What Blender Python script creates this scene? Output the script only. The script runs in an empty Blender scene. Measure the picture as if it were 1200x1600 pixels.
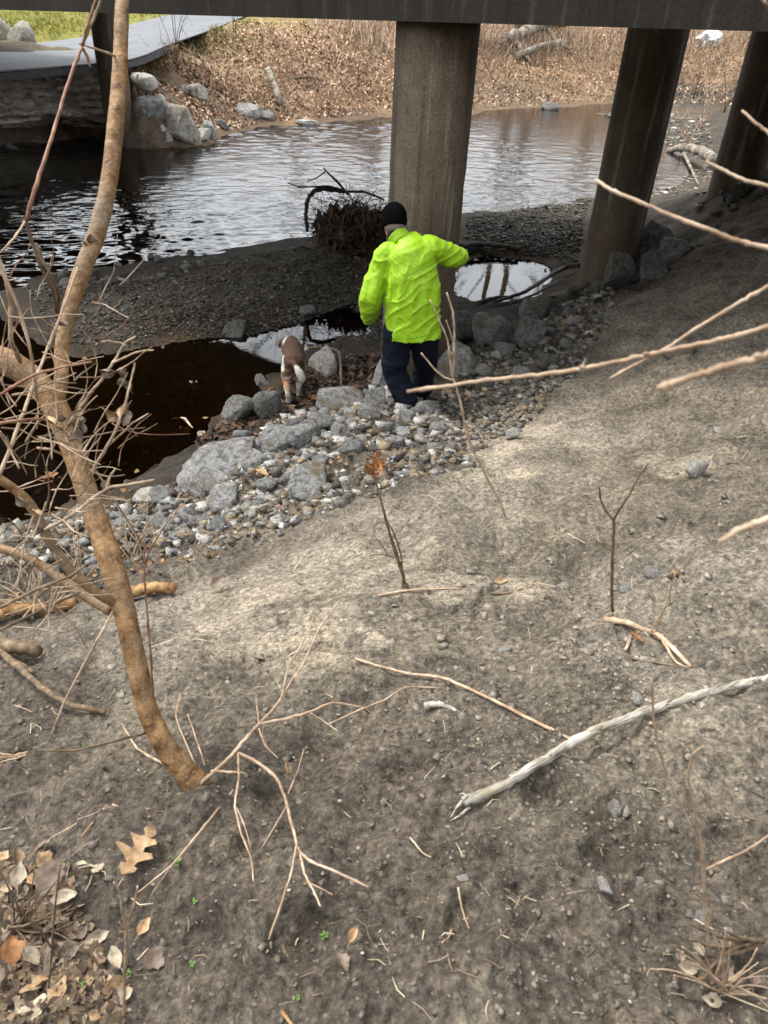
import bpy, math, random
import numpy as np
from mathutils import Vector, Matrix

random.seed(7)
RNG = np.random.default_rng(11)
scene = bpy.context.scene
COL = scene.collection

# ------------------------------------------------------------------ camera
FPX, TH, RO = 1160.0, math.radians(34.67), math.radians(3.18)
CAM = np.array([0.0, 0.0, 3.45])            # the water surface is z = 0
cam_d = bpy.data.cameras.new('camera')
cam = bpy.data.objects.new('camera', cam_d)
COL.objects.link(cam)
cam.location = CAM
cam.rotation_euler = (Matrix.Rotation(math.pi / 2 - TH, 3, 'X') @ Matrix.Rotation(RO, 3, 'Z')).to_euler()
cam_d.sensor_fit = 'HORIZONTAL'
cam_d.sensor_width = 27.0
cam_d.lens = FPX / 1200 * 27.0
cam_d.clip_start, cam_d.clip_end = 0.02, 1500
cam_d.dof.use_dof = True
cam_d.dof.focus_distance = 4.6
cam_d.dof.aperture_fstop = 7.0
scene.camera = cam

# ------------------------------------------------------------------ sky, sun, exposure
SUN_EL, SUN_AZ = math.radians(56), math.radians(-62)    # azimuth from +Y towards +X: from the left, a little ahead
world = bpy.data.worlds.new('World')
scene.world = world
world.use_nodes = True
wn, wl = world.node_tree.nodes, world.node_tree.links
bg = wn['Background']
sky = wn.new('ShaderNodeTexSky')
sky.sky_type = 'NISHITA'
sky.sun_disc = False
sky.sun_elevation, sky.sun_rotation = SUN_EL, SUN_AZ
sky.air_density, sky.dust_density, sky.ozone_density = 1.0, 7.0, 1.0
hs = wn.new('ShaderNodeHueSaturation')
hs.inputs['Saturation'].default_value = 0.38
wl.new(sky.outputs[0], hs.inputs['Color'])
# thin bright overcast: an even cloud sheet with faint mottling over the clear sky
cn = wn.new('ShaderNodeTexNoise'); cn.inputs['Scale'].default_value = 2.2; cn.inputs['Detail'].default_value = 5
ctc = wn.new('ShaderNodeTexCoord'); wl.new(ctc.outputs['Generated'], cn.inputs['Vector'])
cm = wn.new('ShaderNodeMapRange'); cm.inputs['From Min'].default_value = .3; cm.inputs['From Max'].default_value = .7
cm.inputs['To Min'].default_value = .62; cm.inputs['To Max'].default_value = .9; wl.new(cn.outputs['Fac'], cm.inputs['Value'])
cmix = wn.new('ShaderNodeMix'); cmix.data_type = 'RGBA'; cmix.clamp_factor = False
wl.new(cm.outputs[0], cmix.inputs['Factor']); wl.new(hs.outputs[0], cmix.inputs['A']); cmix.inputs['B'].default_value = (6.0, 6.3, 6.6, 1)
wl.new(cmix.outputs['Result'], bg.inputs['Color'])
bg.inputs['Strength'].default_value = 0.15
sun_d = bpy.data.lights.new('sun', 'SUN')
sun_d.energy, sun_d.angle, sun_d.color = 1.4, math.radians(12), (1.0, 0.955, 0.88)
sun = bpy.data.objects.new('sun', sun_d)
COL.objects.link(sun)
sdir = Vector((math.sin(SUN_AZ) * math.cos(SUN_EL), math.cos(SUN_AZ) * math.cos(SUN_EL), math.sin(SUN_EL)))
sun.rotation_euler = sdir.to_track_quat('Z', 'Y').to_euler()
scene.view_settings.view_transform = 'Standard'
scene.view_settings.look = 'None'
scene.view_settings.exposure = 1.6
scene.view_settings.gamma = 1.0
scene.view_settings.use_curve_mapping = False

# ------------------------------------------------------------------ view helpers (pixels of the 1200 x 1600 photograph -> rays)
CT, ST, CR, SR = math.cos(TH), math.sin(TH), math.cos(RO), math.sin(RO)
def rays(px, py):
    u = (np.asarray(px, float) - 600) / FPX
    v = (800 - np.asarray(py, float)) / FPX
    x = u * CR - v * SR
    y = u * SR + v * CR
    return np.stack([x, CT + y * ST, -ST + y * CT], -1)
def at_depth(px, py, d): return CAM + rays(px, py) * d
def at_z(px, py, z):
    r = rays(px, py); return CAM + r * ((z - CAM[2]) / r[2])
def at_y(px, py, Y):
    r = rays(px, py); return CAM + r * (Y / r[1])
def depth_of(P): return P[1] * CT - (P[2] - CAM[2]) * ST

# ------------------------------------------------------------------ numpy noise
def _hash(i, j, k, seed):
    h = (i.astype(np.int64) * 374761393 + j.astype(np.int64) * 668265263 + k.astype(np.int64) * 2147483647 + seed * 1274126177) & 0xFFFFFFFF
    h = ((h ^ (h >> 13)) * 1274126177) & 0xFFFFFFFF
    h = ((h ^ (h >> 16)) * 2246822519) & 0xFFFFFFFF
    return ((h ^ (h >> 15)) & 0xFFFFFF) / float(0xFFFFFF)
def noise2(x, y, seed=0):
    i, j = np.floor(x), np.floor(y)
    fx, fy = x - i, y - j
    fx = fx * fx * fx * (fx * (fx * 6 - 15) + 10); fy = fy * fy * fy * (fy * (fy * 6 - 15) + 10)
    i = i.astype(np.int64); j = j.astype(np.int64); z = np.zeros_like(i)
    a, b = _hash(i, j, z, seed), _hash(i + 1, j, z, seed)
    c, d = _hash(i, j + 1, z, seed), _hash(i + 1, j + 1, z, seed)
    return ((a + (b - a) * fx) * (1 - fy) + (c + (d - c) * fx) * fy) * 2 - 1
def noise3(x, y, z, seed=0):
    k = np.floor(z); fz = z - k; fz = fz * fz * (3 - 2 * fz)
    def lay(kk):
        i, j = np.floor(x), np.floor(y)
        fx, fy = x - i, y - j
        fx = fx * fx * (3 - 2 * fx); fy = fy * fy * (3 - 2 * fy)
        i = i.astype(np.int64); j = j.astype(np.int64); kk = kk.astype(np.int64)
        a, b = _hash(i, j, kk, seed), _hash(i + 1, j, kk, seed)
        c, d = _hash(i, j + 1, kk, seed), _hash(i + 1, j + 1, kk, seed)
        return (a + (b - a) * fx) * (1 - fy) + (c + (d - c) * fx) * fy
    return (lay(k) * (1 - fz) + lay(k + 1) * fz) * 2 - 1
def fbm2(x, y, oct=4, seed=0, gain=0.5):
    s, a = np.zeros_like(x), 1.0
    for o in range(oct):
        s += a * noise2(x, y, seed + o * 17)
        x, y, a = x * 2.03 + 5.1, y * 2.03 - 3.7, a * gain
    return s
def voro2(x, y, seed=0):
    i, j = np.floor(x).astype(np.int64), np.floor(y).astype(np.int64)
    d1 = np.full(x.shape, 9.0); d2 = np.full(x.shape, 9.0); cid = np.zeros(x.shape)
    z = np.zeros_like(i)
    for a in (-1, 0, 1):
        for b in (-1, 0, 1):
            cx = i + a + _hash(i + a, j + b, z, seed); cy = j + b + _hash(i + a, j + b, z, seed + 5)
            d = np.hypot(cx - x, cy - y)
            m = d < d1
            d2 = np.where(m, d1, np.minimum(d2, d)); d1 = np.where(m, d, d1)
            cid = np.where(m, _hash(i + a, j + b, z, seed + 9), cid)
    return d1, d2, cid
def sstep(a, b, x):
    t = np.clip((x - a) / (b - a), 0, 1); return t * t * (3 - 2 * t)

# ------------------------------------------------------------------ materials
def new_mat(name):
    m = bpy.data.materials.new(name); m.use_nodes = True
    nt = m.node_tree
    return m, nt, nt.nodes['Principled BSDF']
def N(nt, t, **kw):
    n = nt.nodes.new(t)
    for k, v in kw.items():
        if k in n.inputs.keys(): n.inputs[k].default_value = v
        else: setattr(n, k, v)
    return n
def ramp(nt, fac, stops):
    r = nt.nodes.new('ShaderNodeValToRGB')
    e = r.color_ramp.elements
    while len(e) < len(stops): e.new(0.5)
    for el, (p, c) in zip(e, stops): el.position = p; el.color = (*c, 1)
    nt.links.new(fac, r.inputs[0]); return r.outputs[0]
def coords(nt, kind='Object', scale=(1, 1, 1)):
    tc = nt.nodes.new('ShaderNodeTexCoord')
    mp = nt.nodes.new('ShaderNodeMapping'); mp.inputs['Scale'].default_value = scale
    nt.links.new(tc.outputs[kind], mp.inputs[0]); return mp.outputs[0]
def bump(nt, p, h, strength=0.4, dist=0.01, prev=None):
    b = N(nt, 'ShaderNodeBump'); b.inputs['Strength'].default_value = strength; b.inputs['Distance'].default_value = dist
    nt.links.new(h, b.inputs['Height'])
    if prev is not None: nt.links.new(prev, b.inputs['Normal'])
    nt.links.new(b.outputs[0], p.inputs['Normal']); return b.outputs[0]
def noise_mat(name, stops, scale=8, detail=6, rough=0.85, bscale=None, bstr=0.5, bdist=0.01, stretch=(1, 1, 1), attr=False, per_obj=0.0, spec=0.3, distort=0.0):
    m, nt, p = new_mat(name)
    L = nt.links
    co = coords(nt, 'Object', stretch)
    n = N(nt, 'ShaderNodeTexNoise', Scale=scale, Detail=detail, Roughness=0.62, Distortion=distort); L.new(co, n.inputs['Vector'])
    c = ramp(nt, n.outputs['Fac'], stops)
    if attr:
        a = N(nt, 'ShaderNodeAttribute', attribute_name='Col')
        mx = N(nt, 'ShaderNodeMix', data_type='RGBA', blend_type='MULTIPLY'); mx.inputs['Factor'].default_value = 1
        L.new(c, mx.inputs['A']); L.new(a.outputs['Color'], mx.inputs['B']); c = mx.outputs['Result']
    if per_obj:
        oi = nt.nodes.new('ShaderNodeObjectInfo')
        h = N(nt, 'ShaderNodeHueSaturation')
        mr = N(nt, 'ShaderNodeMapRange'); mr.inputs['To Min'].default_value = 1 - per_obj; mr.inputs['To Max'].default_value = 1 + per_obj
        L.new(oi.outputs['Random'], mr.inputs['Value']); L.new(mr.outputs[0], h.inputs['Value'])
        L.new(c, h.inputs['Color']); c = h.outputs[0]
    L.new(c, p.inputs['Base Color'])
    p.inputs['Roughness'].default_value = rough
    p.inputs['Specular IOR Level'].default_value = spec
    if bscale:
        b = N(nt, 'ShaderNodeTexNoise', Scale=bscale, Detail=8, Roughness=0.65); L.new(co, b.inputs['Vector'])
        bump(nt, p, b.outputs['Fac'], bstr, bdist)
    return m
M = {}
# soil and banks: colour comes from the moisture / litter attribute, grain from noise
def ground_mat():
    m, nt, p = new_mat('soil'); L = nt.links
    a = N(nt, 'ShaderNodeAttribute', attribute_name='Col')
    co = coords(nt, 'Object')
    n1 = N(nt, 'ShaderNodeTexNoise', Scale=38, Detail=5, Roughness=0.7); L.new(co, n1.inputs['Vector'])
    n2 = N(nt, 'ShaderNodeTexNoise', Scale=3.1, Detail=5, Roughness=0.65); L.new(co, n2.inputs['Vector'])
    v = N(nt, 'ShaderNodeTexVoronoi', Scale=110); L.new(co, v.inputs['Vector'])
    c1 = ramp(nt, n1.outputs['Fac'], [(0.34, (.42, .41, .40)), (0.49, (.92, .92, .92)), (0.64, (1.55, 1.52, 1.46))])
    c2 = ramp(nt, n2.outputs['Fac'], [(0.36, (.66, .65, .63)), (0.5, (1, 1, 1)), (0.64, (1.32, 1.30, 1.25))])
    c3 = ramp(nt, v.outputs['Color'], [(0.1, (.75, .75, .75)), (0.6, (1, 1, 1)), (0.95, (1.35, 1.32, 1.28))])
    def mul(x, y):
        mx = N(nt, 'ShaderNodeMix', data_type='RGBA', blend_type='MULTIPLY'); mx.inputs['Factor'].default_value = 1
        L.new(x, mx.inputs['A']); L.new(y, mx.inputs['B']); return mx.outputs['Result']
    L.new(mul(mul(mul(a.outputs['Color'], c1), c2), c3), p.inputs['Base Color'])
    p.inputs['Roughness'].default_value = 0.93; p.inputs['Specular IOR Level'].default_value = 0.15
    b1 = N(nt, 'ShaderNodeTexNoise', Scale=70, Detail=5, Roughness=0.72); L.new(co, b1.inputs['Vector'])
    k = bump(nt, p, b1.outputs['Fac'], 1.0, 0.022)
    bump(nt, p, v.outputs['Distance'], 0.35, 0.006, k)
    return m
M['soil'] = ground_mat()
def attr_mat(name, rough=0.9, scale=60, bstr=0.5, bdist=.004, trans=0.0):
    m = noise_mat(name, [(0.36, (.5, .5, .5)), (0.5, (1, 1, 1)), (0.63, (1.4, 1.38, 1.35))], scale=scale, rough=rough, bscale=scale * 2, bstr=bstr, bdist=bdist, attr=True)
    return m
M['pebble'] = attr_mat('pebble')
M['litter'] = attr_mat('leaf litter', scale=30, bstr=0.2)
M['grass'] = attr_mat('dry grass', scale=12, bstr=0.1)
def rock_mat(name, dark, mid, light, warm):
    m, nt, p = new_mat(name); L = nt.links
    tc = nt.nodes.new('ShaderNodeTexCoord'); oi = nt.nodes.new('ShaderNodeObjectInfo')
    ad = N(nt, 'ShaderNodeVectorMath', operation='ADD'); L.new(tc.outputs['Object'], ad.inputs[0])
    sc = N(nt, 'ShaderNodeVectorMath', operation='SCALE'); L.new(oi.outputs['Location'], sc.inputs[0]); sc.inputs['Scale'].default_value = 3.7
    L.new(sc.outputs[0], ad.inputs[1]); co = ad.outputs[0]
    n = N(nt, 'ShaderNodeTexNoise', Scale=3.4, Detail=10, Roughness=0.78, Distortion=.7); L.new(co, n.inputs['Vector'])
    c = ramp(nt, n.outputs['Fac'], [(0.34, dark), (0.46, mid), (0.56, light), (0.68, mid)])
    n2 = N(nt, 'ShaderNodeTexNoise', Scale=1.1, Detail=4); L.new(co, n2.inputs['Vector'])
    f = ramp(nt, n2.outputs['Fac'], [(0.55, (0, 0, 0)), (0.72, (1, 1, 1))])
    mx = N(nt, 'ShaderNodeMix', data_type='RGBA'); L.new(f, mx.inputs['Factor']); L.new(c, mx.inputs['A']); mx.inputs['B'].default_value = (*warm, 1)
    h = N(nt, 'ShaderNodeHueSaturation'); mr = N(nt, 'ShaderNodeMapRange'); mr.inputs['To Min'].default_value = .62; mr.inputs['To Max'].default_value = 1.25
    L.new(oi.outputs['Random'], mr.inputs['Value']); L.new(mr.outputs[0], h.inputs['Value']); L.new(mx.outputs['Result'], h.inputs['Color'])
    L.new(h.outputs[0], p.inputs['Base Color'])
    p.inputs['Roughness'].default_value = .88; p.inputs['Specular IOR Level'].default_value = .25
    b = N(nt, 'ShaderNodeTexNoise', Scale=5, Detail=12, Roughness=.72, Distortion=.4); L.new(co, b.inputs['Vector'])
    bump(nt, p, b.outputs['Fac'], .9, .11)
    return m
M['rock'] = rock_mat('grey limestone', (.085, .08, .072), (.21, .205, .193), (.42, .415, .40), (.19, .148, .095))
M['rock_dark'] = rock_mat('dark grey stone', (.04, .038, .033), (.115, .11, .098), (.22, .215, .20), (.13, .10, .065))  # a darker grey than the limestone
M['rock_pale'] = rock_mat('pale stone', (.17, .155, .13), (.38, .355, .31), (.58, .55, .50), (.32, .26, .18))
M['clay'] = rock_mat('hardened pale clay', (.13, .108, .08), (.235, .195, .145), (.32, .275, .21), (.19, .155, .11))
M['ledge'] = noise_mat('layered ledge rock', [(0.36, (.13, .115, .095)), (0.5, (.38, .34, .295)), (0.63, (.62, .58, .52))], scale=3.6, detail=12, rough=.9, bscale=9, bstr=1.0, bdist=.12, stretch=(.7, 1, 1.8), distort=.9)
M['bark'] = None
def bark_mat():
    m, nt, p = new_mat('sapling bark'); L = nt.links
    co = coords(nt, 'Object', (1, 1, 1))
    n = N(nt, 'ShaderNodeTexNoise', Scale=24, Detail=8, Roughness=.72); L.new(co, n.inputs['Vector'])
    c = ramp(nt, n.outputs['Fac'], [(.36, (.075, .037, .013)), (.5, (.175, .092, .034)), (.64, (.29, .17, .072))])
    v = N(nt, 'ShaderNodeTexVoronoi', Scale=115); L.new(co, v.inputs['Vector'])
    dot = ramp(nt, v.outputs['Distance'], [(.11, (.85, .85, .85)), (.2, (0, 0, 0))])
    n2 = N(nt, 'ShaderNodeTexNoise', Scale=6, Detail=3); L.new(co, n2.inputs['Vector'])
    n3 = N(nt, 'ShaderNodeTexNoise', Scale=26, Detail=5); L.new(co, n3.inputs['Vector'])
    g = ramp(nt, n2.outputs['Fac'], [(.45, (0, 0, 0)), (.64, (.6, .6, .6))])
    m1 = N(nt, 'ShaderNodeMix', data_type='RGBA'); L.new(g, m1.inputs['Factor']); L.new(c, m1.inputs['A']); m1.inputs['B'].default_value = (.12, .098, .066, 1)
    m2 = N(nt, 'ShaderNodeMix', data_type='RGBA'); L.new(dot, m2.inputs['Factor']); L.new(m1.outputs['Result'], m2.inputs['A']); m2.inputs['B'].default_value = (.42, .31, .18, 1)
    L.new(m2.outputs['Result'], p.inputs['Base Color'])
    p.inputs['Roughness'].default_value = .62; p.inputs['Specular IOR Level'].default_value = .35
    k = bump(nt, p, n3.outputs['Fac'], .9, .012)
    bump(nt, p, dot, .4, .002, k)
    return m
M['bark'] = bark_mat()
M['twig_tan'] = noise_mat('pale tan twig', [(0.364, (.20, .13, .08)), (0.534, (.34, .245, .165)), (0.67, (.47, .37, .27))], scale=22, rough=.75, bscale=90, bstr=.35, bdist=.003)
M['twig_red'] = noise_mat('reddish twig bark', [(0.364, (.11, .045, .025)), (0.534, (.20, .095, .055)), (0.67, (.30, .185, .115))], scale=18, rough=.6, bscale=80, bstr=.3, bdist=.003)
M['twig_brown'] = noise_mat('brown twig', [(0.364, (.06, .04, .022)), (0.534, (.125, .085, .05)), (0.67, (.20, .15, .095))], scale=20, rough=.8, bscale=80, bstr=.4, bdist=.003)
M['twig_dark'] = noise_mat('wet dark wood', [(0.364, (.012, .009, .007)), (0.534, (.03, .023, .017)), (0.67, (.07, .05, .035))], scale=15, rough=.7, bscale=60, bstr=.5, bdist=.004)
def driftwood_mat(name, ang):
    m, nt, p = new_mat(name); L = nt.links
    tc = nt.nodes.new('ShaderNodeTexCoord'); m1 = N(nt, 'ShaderNodeMapping'); m1.inputs['Rotation'].default_value = (0, 0, -ang); m2 = N(nt, 'ShaderNodeMapping'); m2.inputs['Scale'].default_value = (3.5, 60, 60)
    L.new(tc.outputs['Object'], m1.inputs[0]); L.new(m1.outputs[0], m2.inputs[0])
    n = N(nt, 'ShaderNodeTexNoise', Scale=1.6, Detail=7, Roughness=.6, Distortion=.6); L.new(m2.outputs[0], n.inputs['Vector'])
    n2 = N(nt, 'ShaderNodeTexNoise', Scale=7, Detail=5); L.new(tc.outputs['Object'], n2.inputs['Vector'])
    c = ramp(nt, n.outputs['Fac'], [(.34, (.06, .05, .038)), (.45, (.24, .215, .18)), (.55, (.40, .38, .34)), (.68, (.30, .26, .17))])
    c2 = ramp(nt, n2.outputs['Fac'], [(.38, (.62, .58, .50)), (.55, (1, 1, 1))])
    mx = N(nt, 'ShaderNodeMix', data_type='RGBA', blend_type='MULTIPLY'); mx.inputs['Factor'].default_value = 1; L.new(c, mx.inputs['A']); L.new(c2, mx.inputs['B'])
    L.new(mx.outputs['Result'], p.inputs['Base Color']); p.inputs['Roughness'].default_value = .85
    bump(nt, p, n.outputs['Fac'], .7, .006); return m
M['pole'] = driftwood_mat('bleached split driftwood', .62)
M['driftwood'] = noise_mat('bleached driftwood', [(0.364, (.10, .085, .065)), (0.473, (.26, .235, .20)), (0.582, (.40, .375, .335)), (0.67, (.36, .29, .15))], scale=16, detail=9, rough=.8, bscale=60, bstr=.7, bdist=.006, stretch=(.5, 1.6, 1.6), distort=.4)
M['log'] = noise_mat('orange barked log', [(0.364, (.09, .042, .014)), (0.5, (.19, .095, .034)), (0.636, (.30, .19, .09))], scale=18, rough=.8, bscale=60, bstr=.6, bdist=.006)
M['log_grey'] = noise_mat('weathered log', [(0.364, (.07, .055, .04)), (0.5, (.17, .14, .11)), (0.636, (.28, .245, .20))], scale=5, rough=.9, bscale=20, bstr=.6, bdist=.02)
def concrete_mat(name, k):
    m, nt, p = new_mat(name); L = nt.links
    co = coords(nt, 'Object'); st = coords(nt, 'Object', (9, 9, .55))
    n = N(nt, 'ShaderNodeTexNoise', Scale=1.7, Detail=9, Roughness=.65); L.new(co, n.inputs['Vector'])
    s = N(nt, 'ShaderNodeTexNoise', Scale=1.0, Detail=7, Roughness=.6); L.new(st, s.inputs['Vector'])
    g = N(nt, 'ShaderNodeTexNoise', Scale=60, Detail=4); L.new(co, g.inputs['Vector'])
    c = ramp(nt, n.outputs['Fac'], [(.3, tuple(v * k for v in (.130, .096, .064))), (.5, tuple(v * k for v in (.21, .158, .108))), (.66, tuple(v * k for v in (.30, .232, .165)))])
    f = ramp(nt, s.outputs['Fac'], [(.56, (0, 0, 0)), (.68, (.7, .7, .7))])
    mx = N(nt, 'ShaderNodeMix', data_type='RGBA'); L.new(f, mx.inputs['Factor']); L.new(c, mx.inputs['A']); mx.inputs['B'].default_value = (.62 * k, .59 * k, .53 * k, 1)
    f2 = ramp(nt, s.outputs['Fac'], [(.34, (.75, .75, .75)), (.45, (0, 0, 0))])
    m2 = N(nt, 'ShaderNodeMix', data_type='RGBA'); L.new(f2, m2.inputs['Factor']); L.new(mx.outputs['Result'], m2.inputs['A']); m2.inputs['B'].default_value = (.09 * k, .072 * k, .054 * k, 1)
    sp = N(nt, 'ShaderNodeSeparateXYZ'); L.new(co, sp.inputs[0])
    ad = N(nt, 'ShaderNodeMath', operation='MULTIPLY_ADD'); L.new(n.outputs['Fac'], ad.inputs[0]); ad.inputs[1].default_value = 1.1; L.new(sp.outputs['Z'], ad.inputs[2])
    sm = N(nt, 'ShaderNodeMapRange'); sm.inputs['From Min'].default_value = -1.45; sm.inputs['From Max'].default_value = -1.75; sm.inputs['To Max'].default_value = .6; L.new(ad.outputs[0], sm.inputs['Value'])
    m3 = N(nt, 'ShaderNodeMix', data_type='RGBA'); L.new(sm.outputs[0], m3.inputs['Factor']); L.new(m2.outputs['Result'], m3.inputs['A']); m3.inputs['B'].default_value = (.19 * k, .135 * k, .085 * k, 1)
    gr = ramp(nt, g.outputs['Fac'], [(.36, (.7, .7, .7)), (.5, (1, 1, 1)), (.64, (1.22, 1.2, 1.16))])
    m4 = N(nt, 'ShaderNodeMix', data_type='RGBA', blend_type='MULTIPLY'); m4.inputs['Factor'].default_value = 1; L.new(m3.outputs['Result'], m4.inputs['A']); L.new(gr, m4.inputs['B'])
    L.new(m4.outputs['Result'], p.inputs['Base Color']); p.inputs['Roughness'].default_value = .85; p.inputs['Specular IOR Level'].default_value = .3
    bump(nt, p, g.outputs['Fac'], .5, .006)
    return m
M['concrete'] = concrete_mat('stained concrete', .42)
M['concrete_shaded'] = concrete_mat('shade-darkened stained concrete', .085)  # same stained concrete, with the beam face's shade put into its colour
M['concrete_pale'] = concrete_mat('bounce-paled concrete', 1.25)  # deck and girder tone raised to bounce light and brighten their mirror image
M['asphalt'] = noise_mat('pale asphalt', [(.3, (.075, .078, .085)), (.7, (.12, .126, .138))], scale=1.4, rough=.7, bscale=120, bstr=.3, bdist=.004)
M['kerb'] = noise_mat('dark asphalt edge', [(.3, (.03, .03, .03)), (.7, (.07, .07, .07))], scale=12, rough=.9)
def water_mat():
    m, nt, p = new_mat('creek water'); L = nt.links
    nt.nodes.remove(p); out = nt.nodes['Material Output']
    tr = N(nt, 'ShaderNodeBsdfTransparent'); tr.inputs['Color'].default_value = (.27, .205, .125, 1)
    gl = N(nt, 'ShaderNodeBsdfGlossy'); gl.inputs['Roughness'].default_value = .015; gl.inputs['Color'].default_value = (1, 1, 1, 1)
    fr = N(nt, 'ShaderNodeFresnel', IOR=1.4)
    mx = N(nt, 'ShaderNodeMixShader'); L.new(tr.outputs[0], mx.inputs[1]); L.new(gl.outputs[0], mx.inputs[2])
    L.new(fr.outputs[0], mx.inputs[0]); L.new(mx.outputs[0], out.inputs['Surface'])
    co = coords(nt, 'Object', (1, 1.3, 1))
    n1 = N(nt, 'ShaderNodeTexNoise', Scale=14, Detail=2, Roughness=.5); L.new(co, n1.inputs['Vector'])
    sp = N(nt, 'ShaderNodeSeparateXYZ'); L.new(co, sp.inputs[0])
    mr = N(nt, 'ShaderNodeMapRange'); mr.inputs['From Min'].default_value = 15; mr.inputs['From Max'].default_value = 19
    mr.inputs['To Min'].default_value = .004; mr.inputs['To Max'].default_value = .12; L.new(sp.outputs['Y'], mr.inputs['Value'])
    b = N(nt, 'ShaderNodeBump'); b.inputs['Distance'].default_value = .05
    L.new(mr.outputs[0], b.inputs['Strength']); L.new(n1.outputs['Fac'], b.inputs['Height'])
    L.new(b.outputs[0], gl.inputs['Normal']); L.new(b.outputs[0], fr.inputs['Normal'])
    return m
M['water'] = water_mat()
def cloth_mat(name, col, rough=.6, var=.12, bs=45, bstr=.25, spec=.3):
    lo = tuple(c * (1 - var) for c in col); hi = tuple(min(1, c * (1 + var)) for c in col)
    return noise_mat(name, [(.3, lo), (.7, hi)], scale=9, rough=rough, bscale=bs, bstr=bstr, bdist=.006, spec=spec)
M['jacket'] = cloth_mat('high visibility nylon', (.225, .395, .008), .5, .05, 28, .35)
M['seam'] = cloth_mat('jacket seam', (.12, .30, .004), .6)
M['trousers'] = cloth_mat('navy trousers', (.006, .0075, .014), .9, .3, 30, .5, .1)
M['black'] = cloth_mat('black knit', (.003, .003, .0035), 1.0, .3, 120, .6, .02)
M['skin'] = cloth_mat('skin', (.34, .17, .11), .5, .06, 60, .1)
M['hair'] = cloth_mat('greying hair', (.12, .10, .085), .8, .3, 200, .5)
M['fur'] = attr_mat('dog fur', .8, 50, .5, .006)
M['bag'] = cloth_mat('white plastic', (.6, .61, .63), .35, .05, 6, .8)
def leaf_mat(name, a, b, c):
    m = noise_mat(name, [(.36, a), (.5, b), (.64, c)], scale=20, detail=5, rough=.7, bscale=50, bstr=.4, bdist=.003, per_obj=.22)
    return m
M['leaf_tan'] = leaf_mat('tan dead leaf', (.12, .07, .032), (.26, .165, .085), (.38, .27, .16))
M['leaf_brown'] = leaf_mat('grey brown dead leaf', (.05, .034, .022), (.115, .083, .06), (.19, .145, .11))
M['leaf_orange'] = leaf_mat('orange oak leaf', (.11, .045, .015), (.22, .095, .033), (.30, .155, .065))
M['leaf_pale'] = leaf_mat('pale dead leaf', (.16, .125, .085), (.28, .23, .165), (.40, .34, .26))
M['leaf_red'] = leaf_mat('wet red brown leaf', (.05, .02, .012), (.13, .05, .025), (.22, .09, .04))
M['sprout'] = leaf_mat('green sprout', (.04, .09, .018), (.08, .16, .035), (.13, .22, .06))

# ------------------------------------------------------------------ mesh helpers
def mesh_from(name, V, F, mat=None, smooth=True, col=None):
    me = bpy.data.meshes.new(name)
    V = np.asarray(V, np.float32)
    if isinstance(F, np.ndarray):
        n, k = F.shape
        me.vertices.add(len(V)); me.vertices.foreach_set('co', V.ravel())
        me.loops.add(n * k); me.loops.foreach_set('vertex_index', F.astype(np.int32).ravel())
        me.polygons.add(n); me.polygons.foreach_set('loop_start', np.arange(0, n * k, k, dtype=np.int32))
        me.update(calc_edges=True); me.validate()
    else:
        me.from_pydata([tuple(map(float, v)) for v in V], [], F); me.update()
    if smooth: me.polygons.foreach_set('use_smooth', np.ones(len(me.polygons), bool))
    if col is not None:
        a = me.color_attributes.new('Col', 'FLOAT_COLOR', 'POINT')
        c = np.ones((len(V), 4), np.float32); c[:, :3] = col; a.data.foreach_set('color', c.ravel())
    if mat: me.materials.append(M[mat])
    return me
def link(name, me, parent=None, loc=None):
    o = bpy.data.objects.new(name, me); COL.objects.link(o)
    if parent is not None: o.parent = parent
    if loc is not None: o.location = loc
    return o
def tag(o, label=None, cat=None, group=None, kind=None):
    if label: o['label'] = label
    if cat: o['category'] = cat
    if group: o['group'] = group
    if kind: o['kind'] = kind
    return o
def empty(name, loc): 
    o = link(name, None); o.location = [float(v) for v in loc]; o.empty_display_size = .1; return o
def part(name, V, F, mat, root, smooth=True, col=None):
    """child mesh given in world coordinates under a root placed at its base"""
    V = np.asarray(V, float) - np.array(root.location)
    return link(name, mesh_from(name, V, F, mat, smooth, col), root)
def solo(name, V, F, mat, base, label, cat, group=None, smooth=True, col=None, kind=None):
    base = np.asarray(base, float)
    o = link(name, mesh_from(name, np.asarray(V, float) - base, F, mat, smooth, col), None, [float(v) for v in base])
    return tag(o, label, cat, group, kind)
def spline(P, per=6):
    P = np.asarray(P, float)
    if len(P) < 3:
        t = np.linspace(0, 1, per + 1)[:, None]; return P[0] * (1 - t) + P[-1] * t
    Q = np.vstack([2 * P[0] - P[1], P, 2 * P[-1] - P[-2]]); out = []
    for i in range(1, len(Q) - 2):
        t = np.linspace(0, 1, per, endpoint=False)[:, None]
        a, b, c, d = Q[i - 1], Q[i], Q[i + 1], Q[i + 2]
        out.append(.5 * (2 * b + (c - a) * t + (2 * a - 5 * b + 4 * c - d) * t ** 2 + (3 * b - a - 3 * c + d) * t ** 3))
    out.append(P[-1:]); return np.vstack(out)
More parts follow.
